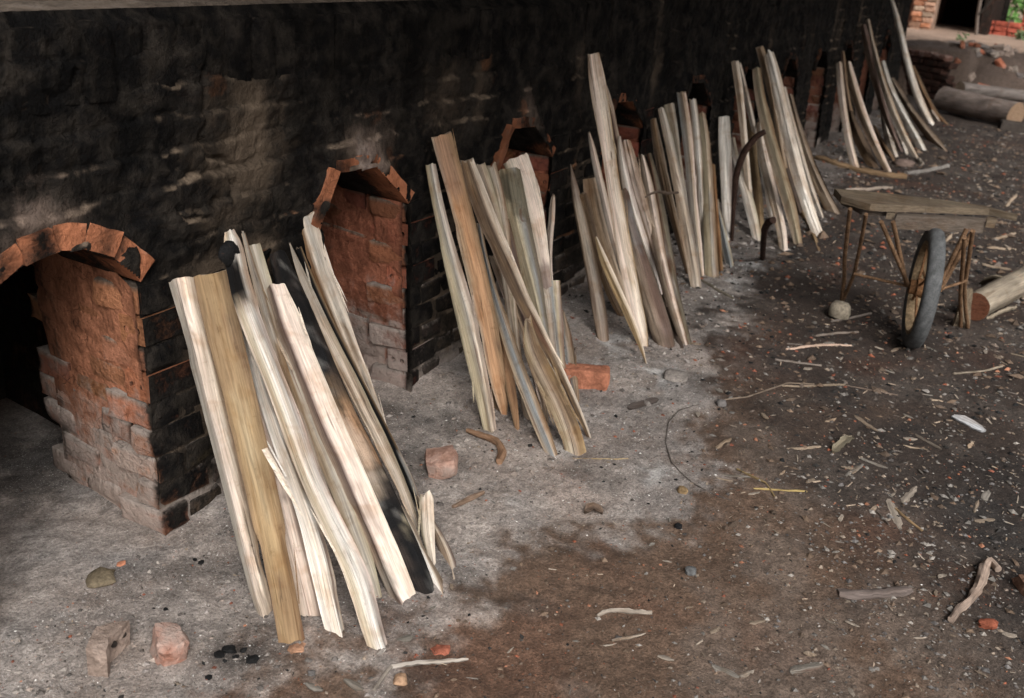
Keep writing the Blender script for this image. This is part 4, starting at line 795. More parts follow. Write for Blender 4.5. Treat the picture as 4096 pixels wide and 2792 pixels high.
# ------------------------------------------------------------------ generic builders for small things
def tube_geo(pts, rad, n=8, jit=0.0, sd=0):
    pts = np.array(pts, float); m = len(pts); rad = np.broadcast_to(np.asarray(rad, float), (m,))
    T = np.gradient(pts, axis=0); T /= np.linalg.norm(T, axis=1)[:, None]+1e-12
    ref = np.array([0, 0, 1.]) if abs(T[0][2]) < .9 else np.array([1., 0, 0]); V = []
    for i in range(m):
        a = np.cross(T[i], ref); a /= np.linalg.norm(a); b_ = np.cross(a, T[i])
        for k in range(n):
            an = 2*math.pi*k/n; r_ = rad[i]*(1+jit*float(noise(i*.7, k*.9, sd))); V.append(pts[i]+r_*(a*math.cos(an)+b_*math.sin(an)))
    F = [[i*n+k, i*n+(k+1) % n, (i+1)*n+(k+1) % n, (i+1)*n+k] for i in range(m-1) for k in range(n)]
    F += [list(range(n))[::-1], [(m-1)*n+k for k in range(n)]]
    return np.array(V), F
def resample(pts, step):
    pts = np.array(pts, float); s_ = np.concatenate([[0], np.cumsum(np.linalg.norm(np.diff(pts, axis=0), axis=1))]); m = max(3, int(s_[-1]/step)+1)
    q = np.linspace(0, s_[-1], m*4); v = np.stack([np.interp(q, s_, pts[:, j]) for j in range(3)], -1)
    k = 5; vp = np.concatenate([np.repeat(v[:1], 2, 0), v, np.repeat(v[-1:], 2, 0)]); vs = sum(vp[i:i+len(v)] for i in range(k))/k; vs[0] = v[0]; vs[-1] = v[-1]
    idx = np.linspace(0, len(v)-1, m).astype(int); return vs[idx]
def tube(name, pts, rad, mat, col, parent=None, n=8, jit=.0, step=.03, origin=None, colj=.12):
    P = resample(pts, step); r_ = np.interp(np.linspace(0, 1, len(P)), np.linspace(0, 1, len(np.atleast_1d(rad))), np.atleast_1d(rad))
    V, F = tube_geo(P, r_, n, jit, random.randrange(99)); c = np.array(col)*(1+colj*rng.normal(0, 1, (len(V), 1)))
    L = np.repeat(np.linspace(0, 1, len(P)), n)*.3
    return mesh_obj(name, V, F, mat, parent, cols=c, attrs={'gc': np.stack([np.tile(np.arange(n)*.01, len(P)), L, 0*L], -1), 'rough': .5*np.ones(len(V))}, smooth=50, origin=P[-1] if origin is None else origin)
def flat_piece(name, label, cat, crop, pts, wid, th, col, group=None, lift=.0, curl=0.0, point=(.4, .3), mat=None, sd=None, sink=.3):
    """a flat chip, strip or piece of bark lying along a traced line on the ground; wid in crop pixels"""
    sd = random.randrange(9999) if sd is None else sd
    G = [on_ground(crop, a, b_) for a, b_ in pts]; d = np.linalg.norm(G[0]-CAM)
    wm = wid/CROPS[crop][2]/FPX*d; P = resample(G, max(.012, wm*.5)); m = len(P); U = np.array([-.5, -.2, .15, .5]); V = []; cols = []; gcv = []
    for i, p in enumerate(P):
        t = i/(m-1); tn = P[min(i+1, m-1)]-P[max(i-1, 0)]; l = np.array([-tn[1], tn[0], 0]); l /= np.linalg.norm(l)+1e-9
        prof = min(1, point[0]+t*5)*min(1, point[1]+(1-t)*5)*(1+.18*float(noise(i*.8, sd)))
        h = float(ground_h(p[0], p[1]))
        for side in (1, 0):
            for k, u in enumerate(U):
                q = p+l*u*wm*prof+l*wm*.12*float(noise(i*.9, k, sd)); z = h-th*sink+th*side*(1-.5*abs(u)*2)+lift*math.sin(math.pi*t)+curl*(u**2*4)*wm+.15*th*float(noise(i*1.3, k*2, sd+3))
                V.append((q[0], q[1], z)); cols.append(np.array(col)*(1+.22*float(noise(k*1.7, i*.35, sd+5)))*(1 if side else .7)); gcv.append((u*wm+sd, t*.1, side))
    F = []
    for i in range(m-1):
        a = i*8; b_ = a+8
        for k in range(3): F += [[a+k, a+k+1, b_+k+1, b_+k], [a+4+k+1, a+4+k, b_+4+k, b_+4+k+1]]
        F += [[a+4, a, b_, b_+4], [a+3, a+7, b_+7, b_+3]]
    for a, f in ((0, 1), ((m-1)*8, -1)):
        for k in range(3): q = [a+k+1, a+k, a+4+k, a+4+k+1]; F.append(q[::f])
    o = mesh_obj(name, V, F, mat or M_WOOD, None, cols=np.array(cols), attrs={'gc': np.array(gcv), 'rough': .4*np.ones(len(V))}, smooth=35, origin=P[0])
    return tag(o, label, cat, group)
def twig(name, label, cat, crop, pts, rad, col, group=None, lift=0.0, mat=None):
    G = [on_ground(crop, a, b_) for a, b_ in pts]; G = [g_+np.array([0, 0, (np.max(np.atleast_1d(rad))*.7+lift)]) for g_ in G]
    o = tube(name, G, rad, mat or M_WOOD, col, None, n=7, jit=.25, step=.02); return tag(o, label, cat, group)
def lump_geo(sx, sy, sz, sd, rough=.18, sub=2, flat=.35):
    bm = bmesh.new(); bmesh.ops.create_icosphere(bm, subdivisions=sub, radius=1); V = np.array([v.co[:] for v in bm.verts]); F = [[v.index for v in f.verts] for f in bm.faces]; bm.free()
    V = np.sign(V)*np.abs(V)**.7; V *= (1+rough*fbm(V[:, 0]*1.3+sd, V[:, 1]*1.3, V[:, 2]*1.3, s=sd, o=3)*1.8)[:, None]
    V[:, 2] = np.maximum(V[:, 2], -flat*1.2); return V*np.array([sx, sy, sz]), F
def lump(name, label, cat, crop, x, y, wpx, hpx, col, group=None, mat=None, depth=1.0, sd=None, rough=.18, smooth=35, yaw=None):
    sd = random.randrange(999) if sd is None else sd
    g_ = on_ground(crop, x, y); d = np.linalg.norm(g_-CAM); k = 1/CROPS[crop][2]/FPX*d; sx = wpx*k/2; sz = hpx*k/2
    V, F = lump_geo(sx*depth, sx, sz, sd, rough, sub=2 if wpx/CROPS[crop][2] > 40 else 1); V = rot(V, 0, 0, math.atan2(g_[1], g_[0])+(0 if yaw is None else yaw)); V = V+g_+np.array([0, 0, sz*.35])
    c = np.array(col)*(1+.2*fbm(V[:, 0]*30, V[:, 1]*30, V[:, 2]*30, s=sd, o=3))[:, None]
    return tag(mesh_obj(name, V, F, mat or M_STONE, None, cols=c, smooth=smooth, origin=g_), label, cat, group)

# ------------------------------------------------------------------ loose bricks
def loose_brick(label, loc, dims, yaw, col, holed=True, tilt=(0, 0), broken=0.0, ashy=.2, name='loose_brick', sooty=0.0):
    V, F = holed_brick_geo(*dims) if holed else brick_geo(*dims, bev=.008, jit=.003)
    bm = bmesh.new(); vs = [bm.verts.new(v) for v in V]
    for f in F:
        try: bm.faces.new([vs[i] for i in f])
        except ValueError: pass
    bmesh.ops.subdivide_edges(bm, edges=[e for e in bm.edges if e.calc_length() > .02], cuts=3, use_grid_fill=True)
    V = np.array([v.co[:] for v in bm.verts]); bm.verts.index_update(); F = [[v.index for v in f.verts] for f in bm.faces]; bm.free()
    sd = random.randrange(999); nz_ = np.stack([fbm(V[:, 0]*30+sd, V[:, 1]*30, V[:, 2]*30, s=sd+j, o=3) for j in range(3)], -1); nb_ = np.stack([fbm(V[:, 0]*11+sd, V[:, 1]*11, V[:, 2]*11, s=sd+20+j, o=2) for j in range(3)], -1); V = V+nz_*.004+nb_*(.018 if broken else .008)
    rr_ = np.abs(V)/(np.array(dims)/2); ed_ = np.sort(rr_, 1)[:, 1]; V = V*(1-.10*sstep(.82, 1.02, ed_))[:, None]
    if broken:
        far = sstep(-.1, .5, V[:, 0]/dims[0]); V[:, 0] -= far*broken*(.5+.5*fbm(V[:, 1]*25, V[:, 2]*25, s=sd+9, o=2))
    V = rot(V, tilt[0], tilt[1], yaw); h = float(ground_h(loc[0], loc[1])); V = V+np.array([loc[0], loc[1], 0]); V[:, 2] += h-V[:, 2].min()-(.022 if ashy > .5 else .008)
    c = np.array(col)*(1+.25*fbm(V[:, 0]*25, V[:, 1]*25, V[:, 2]*25, s=sd, o=3))[:, None]
    o = mesh_obj(name, V, F, M_KILN, None, cols=c, attrs={'soot': sooty+.15*fbm(V[:, 0]*18, V[:, 1]*18, s=sd+4), 'ash': np.full(len(V), ashy)}, smooth=40, origin=(loc[0], loc[1], h)); return tag(o, label, 'brick')
p = on_ground('s', 1215, 925); loose_brick('red-orange brick with a broken hollow end beside the second bundle', p+np.array([.04, .05, 0]), (.19, .085, .085), math.radians(117), (.40, .165, .10), tilt=(0, 0), ashy=.12)
p = on_ground('g3', 290, 660); loose_brick('rounded pinkish half brick with soot spots lying in the grey ash', p+np.array([.03, .03, 0]), (.115, .10, .075), math.radians(-150), (.38, .22, .165), tilt=(.25, .1), broken=.03, ashy=.45)
BROKEN_BRICK = True
p = on_ground('g2', 920, 1045); loose_brick('half-buried brick stub with a worn red top', p+np.array([.035, .03, -.01]), (.075, .085, .08), math.radians(-30), (.42, .20, .14), holed=False, tilt=(.1, .2), ashy=.6)
p = on_ground('g1', 1770, 1110); loose_brick('brown brick chunk half hidden in the gravel beside the forked root', p+np.array([.05, -.04, 0]), (.09, .08, .05), .4, (.20, .115, .08), holed=False, ashy=.2)

# ------------------------------------------------------------------ bits that can be told apart on the ground
CH_G = 'wood chips on the trodden earth'
CHIPC = [(.29, .245, .20), (.23, .18, .135), (.20, .18, .155), (.33, .255, .185), (.14, .115, .092)]
def chip(label, crop, a, b_, wpx, ci=0, th=.006, name='wood_chip', cat='wood chip', **k): return flat_piece(name, label, cat, crop, [a, b_], wpx, th, CHIPC[ci], None, **k)
flat_piece('bark_slab', 'curled ash-white piece of bark lying on the dark earth', 'bark', 'g1', [(1490, 305), (1560, 335), (1632, 375)], 62, .012, (.52, .52, .53), curl=.12, point=(.5, .6))
chip('long flat pale split slat lying beside the thin wire twig', 'g1', (715, 165), (1003, 158), 17, 3, point=(.2, .9))
twig('twig', 'thin grey twig reaching from a small stone to the pale slat', 'twig', 'g1', [(440, 230), (560, 215), (660, 180), (740, 152), (860, 158)], .0035, (.22, .17, .13))
twig('twig', 'thin twig trailing off the end of the pale slat', 'twig', 'g1', [(1003, 163), (1120, 185), (1240, 208)], .003, (.20, .15, .12))
lump('stone', 'small dark grey stone at the end of a thin twig', 'stone', 'g1', 435, 252, 48, 40, (.12, .11, .105))
for lab, a, b_, wp, ci in (('torn chip with a pointed end near the edge of the ash', (415, 450), (482, 403), 20, 3), ('pale leaf-shaped chip beside the dried curled leaf', (735, 452), (890, 440), 22, 3),
                           ('brown flat chip lying across a pinkish splinter', (1045, 300), (1152, 370), 20, 1), ('grey rectangular chip beside the slanting grey slat', (1005, 575), (1085, 522), 22, 2),
                           ('slanting grey slat with a tapered end on the black earth', (1068, 492), (1195, 540), 20, 2), ('weathered grey sliver above the yellow straw', (440, 568), (570, 580), 14, 2),
                           ('short olive sliver next to the weathered grey one', (415, 582), (490, 598), 12, 1), ('curved pale chip with a ragged rim', (1262, 695), (1325, 622), 30, 0),
                           ('long leaf-shaped bark chip pointing at the thin brown stalk', (1200, 680), (1252, 815), 36, 0), ('broad tan flake in the black patch', (1590, 780), (1682, 772), 24, 1),
                           ('square grey chip on the black patch', (1630, 685), (1655, 640), 26, 2), ('narrow upright-looking chip in the black patch', (1590, 740), (1608, 685), 14, 1),
                           ('white flat chip beside a brown bark stick', (1265, 402), (1330, 408), 26, 0), ('brown bark stick beside the white flat chip', (1320, 385), (1440, 452), 18, 4),
                           ('thin pink splinter below the white flat chip', (1265, 435), (1378, 455), 8, 3), ('square tan block chip among the gravel', (1380, 225), (1447, 235), 18, 3),
                           ('pale oblong chip on the brown earth', (565, 1245), (640, 1232), 28, 1), ('small pale chip near the edge of the brown earth', (385, 1290), (430, 1265), 24, 1),
                           ('smooth grey bark slab among the gravel', (748, 1465), (900, 1430), 46, 2), ('jagged grey flake beside a light one', (395, 1435), (520, 1490), 36, 2),
                           ('light flake beside the jagged grey one', (525, 1490), (588, 1458), 26, 0), ('narrow pale sliver in the right gravel', (1370, 1310), (1312, 1312), 12, 0)):
    chip(lab, 'g1', a, b_, wp, ci)
twig('dried_leaf_stalk', 'thin brown stalk lying beside the leaf-shaped bark chip', 'stalk', 'g1', [(1230, 725), (1290, 778), (1352, 826)], .004, (.30, .20, .11))
twig('twig', 'thin dark twig left of the leaf-shaped bark chip', 'twig', 'g1', [(1100, 705), (1160, 750), (1200, 798)], .003, (.16, .13, .11))
flat_piece('straw', 'yellow straw lying flat at the edge of the ash', 'straw', 'g1', [(585, 630), (700, 638), (828, 645)], 13, .006, (.42, .31, .13), point=(.8, .8))
twig('stalk', 'broken brown stalk crossing the yellow straw', 'stalk', 'g1', [(510, 545), (590, 585), (640, 605), (680, 668)], [.004, .003], (.28, .20, .10))
flat_piece('plank_fragment', 'weathered dark brown plank fragment with split ends in the gravel', 'wood', 'g1', [(970, 1110), (1080, 1122), (1190, 1108), (1300, 1092)], 62, .02, (.17, .135, .12), point=(.7, .5))
r_ = twig('root', 'pale bent root with a hooked end lying on the gravel', 'root', 'g1', [(1480, 1245), (1510, 1200), (1560, 1160), (1600, 1105), (1622, 1040), (1640, 985), (1660, 975), (1695, 1012)], [.010, .012, .013, .015, .016, .012], (.33, .25, .20))
lump('brick_crumb', 'round red brick lump below the bent root', 'brick', 'g1', 1640, 1255, 66, 46, (.27, .085, .05), rough=.35)
lump('stone', 'dark grey stone beside a reddish crumb on brown earth', 'stone', 'g1', 297, 1012, 52, 36, (.10, .10, .10))
lump('charcoal', 'small black charcoal lump on the outer ash', 'charcoal', 'g1', 240, 808, 36, 30, (.012, .012, .013))
lump('stone', 'small brown stone beside the thin curved wire', 'stone', 'g1', 262, 645, 46, 38, (.22, .15, .08))
flat_piece('branch', 'dry pale branch with a splayed end lying on the brown earth', 'branch', 'g3', [(940, 1238), (985, 1218), (1050, 1215), (1120, 1222), (1175, 1225)], 20, .016, (.34, .29, .24), point=(.6, .7))
chip('straight pale slat below the dry branch', 'g3', (1005, 1340), (1150, 1310), 16, 0); chip('short thin slat beside the straight pale slat', 'g3', (955, 1366), (1025, 1354), 9, 0)
flat_piece('branch', 'long grey bark strip on the bottom earth in front of the first bundle', 'branch', 'g3', [(68, 1452), (160, 1438), (280, 1430), (396, 1422)], 20, .012, (.36, .32, .28), point=(.9, .15))
twig('twig', 'thin grey twig meeting the long grey bark strip', 'twig', 'g3', [(68, 1455), (40, 1490), (-5, 1555)], .005, (.30, .26, .22))
lump('brick_crumb', 'flat bright red brick flake near the long grey bark strip', 'brick', 'g3', 280, 1380, 64, 22, (.28, .095, .06), rough=.45)
chip('white flake between two brown patches of earth', 'g3', (1200, 1405), (1270, 1425), 22, 0); chip('small upright grey chip on bare brown earth', 'g3', (562, 1395), (588, 1370), 14, 0)
flat_piece('dried_leaf', 'crumpled brown dried leaf on the ash', 'leaf', 'g3', [(890, 800), (925, 790), (965, 805)], 40, .012, (.14, .10, .075), curl=.35, lift=.012)
flat_piece('dried_leaf', 'curled olive dried leaf among pale chips', 'leaf', 'g1', [(945, 468), (1000, 430), (1035, 402)], 38, .010, (.22, .19, .135), curl=.3, lift=.012)
twig('wire', 'thin rusty wire curving across the ash', 'wire', 'g3', [(1375, 340), (1290, 362), (1245, 415), (1232, 500), (1258, 585), (1310, 640), (1360, 680), (1440, 722), (1515, 748)], .0022, (.10, .085, .075), mat=M_IRON)
twig('root', 'brown bent root with a frayed end lying in the ash', 'root', 'g3', [(390, 458), (430, 475), (500, 495), (530, 520), (545, 555), (525, 595)], [.009, .012, .014, .012, .016, .012], (.26, .155, .095))
twig('twig', 'brown stub of twig beyond the small pale offcuts', 'twig', 'g3', [(330, 780), (390, 752), (460, 718)], [.006, .01, .007], (.25, .17, .12))
flat_piece('straw', 'thin straw at the foot of the cream block', 'straw', 'g3', [(840, 567), (950, 569), (1075, 568)], 7, .004, (.40, .30, .17), point=(.8, .2))
flat_piece('bark_slab', 'dark fibrous bark piece on the ash beyond the red brick', 'bark', 'g3', [(1075, 358), (1130, 340), (1200, 318)], 40, .012, (.11, .09, .08), curl=.15)
lump('stone', 'flat grey slab stone beside the white ash spot', 'stone', 'g3', 1280, 222, 100, 34, (.22, .195, .175))
lump('stone', 'brown mossy clod sunk into the ash before the near arch', 'clod', 'g2', 555, 575, 130, 66, (.14, .112, .075), rough=.22)
lump('brick_crumb', 'orange brick crumb beyond the mossy clod', 'brick', 'g2', 660, 490, 44, 26, (.40, .17, .10), rough=.45)
lump('brick_crumb', 'orange brick flake under the foot of the yellow-brown plank', 'brick', 'g2', 1625, 950, 84, 22, (.34, .19, .12), rough=.4)
for a, b_, w_ in ((1200, 985, 70), (1250, 960, 80), (1380, 1010, 80), (1330, 960, 50), (1140, 1110, 50), (1100, 480, 46), (1070, 465, 36), (905, 735, 40), (1290, 1000, 46), (1230, 1015, 40)):
    lump('charcoal', 'black charcoal lump crumbled in the ash before the first bundle', 'charcoal', 'g2', a, b_, w_*.75, w_*.34, (.012, .012, .012), 'charcoal lumps by the first bundle', rough=.5)
chip('grey slate-like chip before the foot of the first bundle', 'g2', (1672, 1140), (1765, 1180), 34, 2); chip('pale grey chip beside the thin grey twig', 'g2', (1880, 1120), (1990, 1175), 44, 2); chip('rounded grey flake just beyond the charred-tipped log', 'g2', (2170, 905), (2260, 885), 50, 2)
lump('stone', 'rounded orange-brown pebble beside the thin grey twig', 'stone', 'g2', 2190, 1130, 70, 56, (.30, .19, .12)); lump('stone', 'small dark pebble at the charred-tipped log foot', 'stone', 'g2', 1705, 1090, 40, 34, (.13, .12, .115))
flat_piece('splinter', 'pink pointed splinter on dark ground before the barrow wheel', 'splinter', 'W', [(80, 1395), (230, 1372), (370, 1362), (480, 1362), (570, 1370)], 30, .010, (.56, .40, .31), point=(.3, .1))
chip('grey flat chip right under the barrow wheel', 'W', (865, 1410), (940, 1378), 28, 1); chip('small grey chip beyond the barrow wheel', 'W', (1130, 1375), (1205, 1412), 22, 2)
twig('twig', 'thin stick on the earth beside the concrete foot of the barrow', 'twig', 'W', [(420, 1190), (560, 1165), (715, 1130)], .006, (.25, .21, .18)); twig('twig', 'long thin twig between barrow wheel and bundle', 'twig', 'W', [(300, 1300), (450, 1280), (620, 1270)], .006, (.22, .18, .15))
twig('twig', 'pale twig lying far out beyond the straw', 'twig', 'W', [(0, 1475), (150, 1495), (345, 1520)], .005, (.24, .20, .17)); twig('twig', 'light bowed twig on the dark earth below the log pieces', 'twig', 'W', [(1330, 1580), (1550, 1560), (1690, 1525)], .005, (.30, .25, .19))
flat_piece('plank', 'thin plank lying on the ash by the foot of the grey bundle', 'plank', 'q', [(1255, 728), (1380, 800), (1550, 896)], 34, .015, (.17, .145, .11), point=(.9, .3))
flat_piece('pole', 'long bowed strip of wood lying before the far brown bundle', 'plank', 't', [(20, 1262), (160, 1300), (330, 1350), (520, 1388), (740, 1412)], 46, .05, (.25, .165, .095), point=(.8, .9), sink=.1)
flat_piece('slat', 'pale stick lying on the ground behind the barrow deck', 'slat', 'W', [(520, 215), (700, 208), (875, 198)], 28, .03, (.33, .27, .22), sink=.1)
twig('stick', 'thin grey stick beside the end of the long bowed strip', 'stick', 't', [(740, 1385), (900, 1365), (1070, 1330)], .02, (.22, .20, .18))
lump('stone', 'reddish stone block by the far firewood', 'stone', 't', 725, 1310, 150, 60, (.20, .145, .12)); chip('short pale log piece at the foot of the far bundle', 't', (835, 1265), (868, 1310), 34, 0, th=.05)

# bent iron bars standing in the fifth bundle
def bar(label, pts, rad, ytop):
    c, x0, y0 = pts[-1]; B_ = on_ground(c, x0, y0); c, x1, y1 = pts[0]; T_ = on_y(c, x1, y1, ytop)
    a = T_-B_; vd = (T_+B_)/2-CAM; lat = np.cross(a, vd); n = np.cross(lat, a); n /= np.linalg.norm(n); Q = []
    for (c, x, y) in pts: d = ray(c, x, y); Q.append(CAM+d*(((B_-CAM) @ n)/(d @ n)))
    return tag(tube('bent_iron_bar', Q, rad, M_IRON, (.045, .026, .02), None, n=8, jit=.1), label, 'iron bar')
bar('long dark rusty bar bent like a bow before the white splits', [('r', *q) for q in ((458, 662), (395, 698), (320, 790), (275, 890), (250, 1000), (240, 1150), (222, 1430))], [.016, .022, .020, .013, .012], 1.45)
bar('short dark rusty bar with a hooked top standing in the ash', [('r', *q) for q in ((515, 1285), (480, 1300), (455, 1350), (446, 1440), (440, 1562))], [.02, .017, .015], 1.15)
tag(tube('twig', [on_y('p', 750, 1375, 1.52), on_y('p', 800, 1345, 1.52), on_y('p', 860, 1325, 1.51), on_y('p', 950, 1342, 1.53), on_y('p', 1042, 1335, 1.55)], [.004, .006, .009, .006, .007], M_WOOD, (.14, .10, .075), None, n=7, jit=.2, step=.02), 'knotty brown twig caught across the bark stick and the grey bundle', 'twig')

# ------------------------------------------------------------------ wheelbarrow
WC = np.array([4.79, .345, 0.0]); WC[2] = .283+float(ground_h(WC[0], WC[1])); wb = empty('wheelbarrow', (WC[0], WC[1], 0))
tag(wb, 'old flat wooden wheelbarrow on one worn tyre with rusty rod legs', 'wheelbarrow')
RUST = (.16, .095, .055); DIRT = (.15, .115, .08)
yaw = math.radians(13); ax = np.array([-math.sin(yaw), math.cos(yaw), 0]); fwd = np.array([math.cos(yaw), math.sin(yaw), 0]); up = np.array([0, 0, 1.])
def lathe(name, prof, mat, col, n=56, parent=wb, tread=0.0, closed=True, sm=40):
    V = []; F = []; m = len(prof)
    for k in range(n):
        a = 2*math.pi*k/n; rd_ = fwd*math.cos(a)+up*math.sin(a)
        for j, (r_, w_) in enumerate(prof):
            r2 = r_+(tread*(1 if (k+j) % 2 else -1) if tread and abs(w_) > .018 and r_ > .25 else 0); V.append(WC+rd_*r2+ax*w_)
    for k in range(n):
        for j in range(m if closed else m-1): F.append([k*m+j, k*m+(j+1) % m, ((k+1) % n)*m+(j+1) % m, ((k+1) % n)*m+j])
    V = np.array(V); return mesh_obj(name, V, F, mat, parent, cols=np.array(col)*(1+.15*rng.normal(0, 1, (len(V), 1))), smooth=sm, origin=WC)
tyre = lathe('tyre', [(.215, -.024), (.235, -.033), (.256, -.036), (.272, -.030), (.281, -.017), (.283, 0), (.281, .017), (.272, .030), (.256, .036), (.235, .033), (.215, .024)], M_RUBBER, (.085, .087, .088), n=72, tread=.0025)
rim = lathe('rim', [(.220, -.028), (.205, -.030), (.195, -.012), (.195, .012), (.205, .030), (.220, .028), (.208, .012), (.208, -.012)], M_IRON, (.23, .165, .10))
lathe('hub', [(.018, -.06), (.034, -.06), (.034, -.03), (.045, -.03), (.045, .03), (.034, .03), (.034, .06), (.018, .06)], M_IRON, (.17, .085, .04), n=20)
for k in range(8):
    a = 2*math.pi*k/8+.2; rd_ = fwd*math.cos(a)+up*math.sin(a); tube('spoke', [WC+rd_*.035+ax*(.022 if k % 2 else -.022), WC+rd_*.2+ax*(.006 if k % 2 else -.006)], .0065, M_IRON, (.19, .10, .05), wb, n=6, step=.08, origin=WC)
def strut(name, pts, ztop, rad, zbot=None):
    c = 'W'; T_ = on_z(c, *pts[0], ztop); B_ = on_ground(c, *pts[-1]) if zbot is None else on_z(c, *pts[-1], zbot)
    a = T_-B_; vd = (T_+B_)/2-CAM; lat = np.cross(a, vd); n = np.cross(lat, a); n /= np.linalg.norm(n); Q = []
    for (x, y) in pts: d = ray(c, x, y); Q.append(CAM+d*(((B_-CAM) @ n)/(d @ n)))
    return tube(name, Q, rad, M_IRON, RUST, wb, n=8, step=.04, origin=B_)
def strut2(name, A_, B_, rad): return tube(name, [A_, (A_+B_)/2, B_], rad, M_IRON, RUST, wb, n=8, step=.05, origin=B_)
strut('leg', [(560, 345), (540, 520), (518, 720), (516, 880), (490, 1070)], .62, .010); strut('leg', [(680, 385), (640, 600), (592, 830), (555, 920), (488, 1065)], .62, .009)
hubL = WC+ax*.062; hubR = WC-ax*.062
strut2('fork_arm', on_z('W', 790, 440, .61), hubL, .010); strut2('fork_arm', on_z('W', 880, 440, .61), hubL+np.array([0, .01, 0]), .010)
strut2('fork_arm', on_z('W', 1430, 495, .58), hubR, .011); strut2('fork_arm', on_z('W', 1480, 505, .58), hubR-np.array([0, .01, 0]), .011)
strut2('axle_rod', on_x('W', 588, 830, 4.80), hubL, .007); strut2('axle_rod', on_x('W', 1425, 882, 4.93), hubR, .007)
strut('leg', [(1412, 560), (1400, 760), (1382, 965), (1385, 1222)], .58, .010); strut('leg', [(1474, 510), (1445, 720), (1412, 920), (1420, 1100), (1438, 1230)], .60, .010)
# flat board foot and concrete foot
def prism(name, top, th, mat, col, parent, z, nrm=up, origin=None, colj=.2):
    """extrude a polygon (world points) by th against nrm; subdivided a little and roughened"""
    top = np.array(top, float); bm = bmesh.new(); a = [bm.verts.new(p_) for p_ in top]; b_ = [bm.verts.new(p_-nrm*th) for p_ in top]; m = len(top)
    bm.faces.new(a); bm.faces.new(b_[::-1])
    for i in range(m): bm.faces.new((a[i], b_[i], b_[(i+1) % m], a[(i+1) % m]))
    bmesh.ops.recalc_face_normals(bm, faces=bm.faces); bmesh.ops.triangulate(bm, faces=[f for f in bm.faces if len(f.verts) > 4])
    bmesh.ops.subdivide_edges(bm, edges=list(bm.edges), cuts=4, use_grid_fill=True)
    V = np.array([v.co[:] for v in bm.verts]); bm.verts.index_update(); F = [[v.index for v in f.verts] for f in bm.faces]; bm.free()
    V += .004*np.stack([fbm(V[:, 0]*22, V[:, 1]*22, V[:, 2]*22, s=300+j, o=3) for j in range(3)], -1)
    c = np.array(col)*(1+colj*fbm(V[:, 0]*14, V[:, 1]*14, V[:, 2]*14, s=310, o=3))[:, None]
    return mesh_obj(name, V, F, mat, parent, cols=c, attrs={'gc': V*np.array([.3, 1, 1]), 'rough': .6*np.ones(len(V))}, smooth=40, origin=V.mean(0) if origin is None else origin)
fp = on_ground('W', 1385, 1225); dl = np.array([-.49, .87, 0])
prism('foot_board', [fp+dl*.038, fp-dl*.045, fp-dl*.012+up*.20, fp+dl*.025+up*.20], .018, M_STONE, DIRT, wb, 0, nrm=np.array([-.87, -.49, 0]))
g_ = on_ground('W', 472, 1160); V, F = lump_geo(.05, .052, .055, 5, .08); V = V+g_+np.array([0, 0, .035]); mesh_obj('concrete_foot', V, F, M_STONE, wb, cols=np.tile((.27, .23, .175), (len(V), 1)), smooth=50, origin=g_)
ZD = .655
def dk(x, y, z=ZD): return on_z('W', x, y, z)
prism('deck_board', [dk(*q) for q in ((440, 195), (500, 250), (715, 308), (1130, 326), (1150, 268), (900, 238), (600, 205))], .032, M_WOOD, DIRT, wb, 0)
prism('deck_board', [dk(*q) for q in ((1132, 327), (1600, 345), (1812, 388), (1560, 322), (1300, 283), (1152, 269))], .030, M_WOOD, (.145, .112, .078), wb, 0)
prism('cross_beam', [on_z('W', *q, .612) for q in ((905, 395), (1570, 430), (1570, 410), (905, 375))], .062, M_WOOD, (.125, .10, .08), wb, 0)
prism('deck_block', [on_z('W', *q, .618) for q in ((835, 372), (895, 376), (895, 350), (835, 346))], .032, M_WOOD, DIRT, wb, 0)
prism('deck_block', [on_z('W', *q, .618) for q in ((1580, 425), (1652, 430), (1652, 405), (1580, 400))], .035, M_WOOD, DIRT, wb, 0)
for q in ((960, 420), (1130, 432), (1320, 445), (1500, 455)): tube('bolt', [on_z('W', *q, .585), on_z('W', *q, .585)+np.array([-.02, -.006, 0])], .009, M_IRON, RUST, wb, n=6, step=.01, origin=WC)
prism('deck_rail', [on_z('W', *q, .620) for q in ((500, 262), (660, 345), (900, 360), (900, 335), (690, 320), (530, 240))], .03, M_WOOD, (.10, .08, .065), wb, 0)

# broken hollow brick in the near ash
def gz2(x, y, z): return on_z('g2', x, y, z)
bb_top = [gz2(*q, .072) for q in ((525, 828), (610, 806), (702, 797), (640, 850), (588, 892), (592, 930), (578, 962), (520, 958), (468, 948), (492, 888))]
bb = prism('broken_brick', bb_top, .085, M_KILN, (.33, .25, .205), None, 0, colj=.35)
nv_ = len(bb.data.vertices); a_ = bb.data.attributes.new('soot', 'FLOAT', 'POINT'); a_.data.foreach_set('value', np.full(nv_, .02)); a_ = bb.data.attributes.new('ash', 'FLOAT', 'POINT'); a_.data.foreach_set('value', np.full(nv_, .35))
tag(bb, 'broken grey brick showing two round holes in its snapped face', 'brick')
fd = gz2(640, 850, .03)-CAM; fd /= np.linalg.norm(fd)
for (x_, y_) in ((672, 872), (622, 925)):
    hc = gz2(x_, y_, .038); tube('hole', [hc+fd*.012, hc-fd*.012], .0085, M_KILN, (.02, .016, .014), bb, n=10, step=.01, origin=WORLD_POS[bb.name])  # dark plugs: shade inside the open holes put in as colour
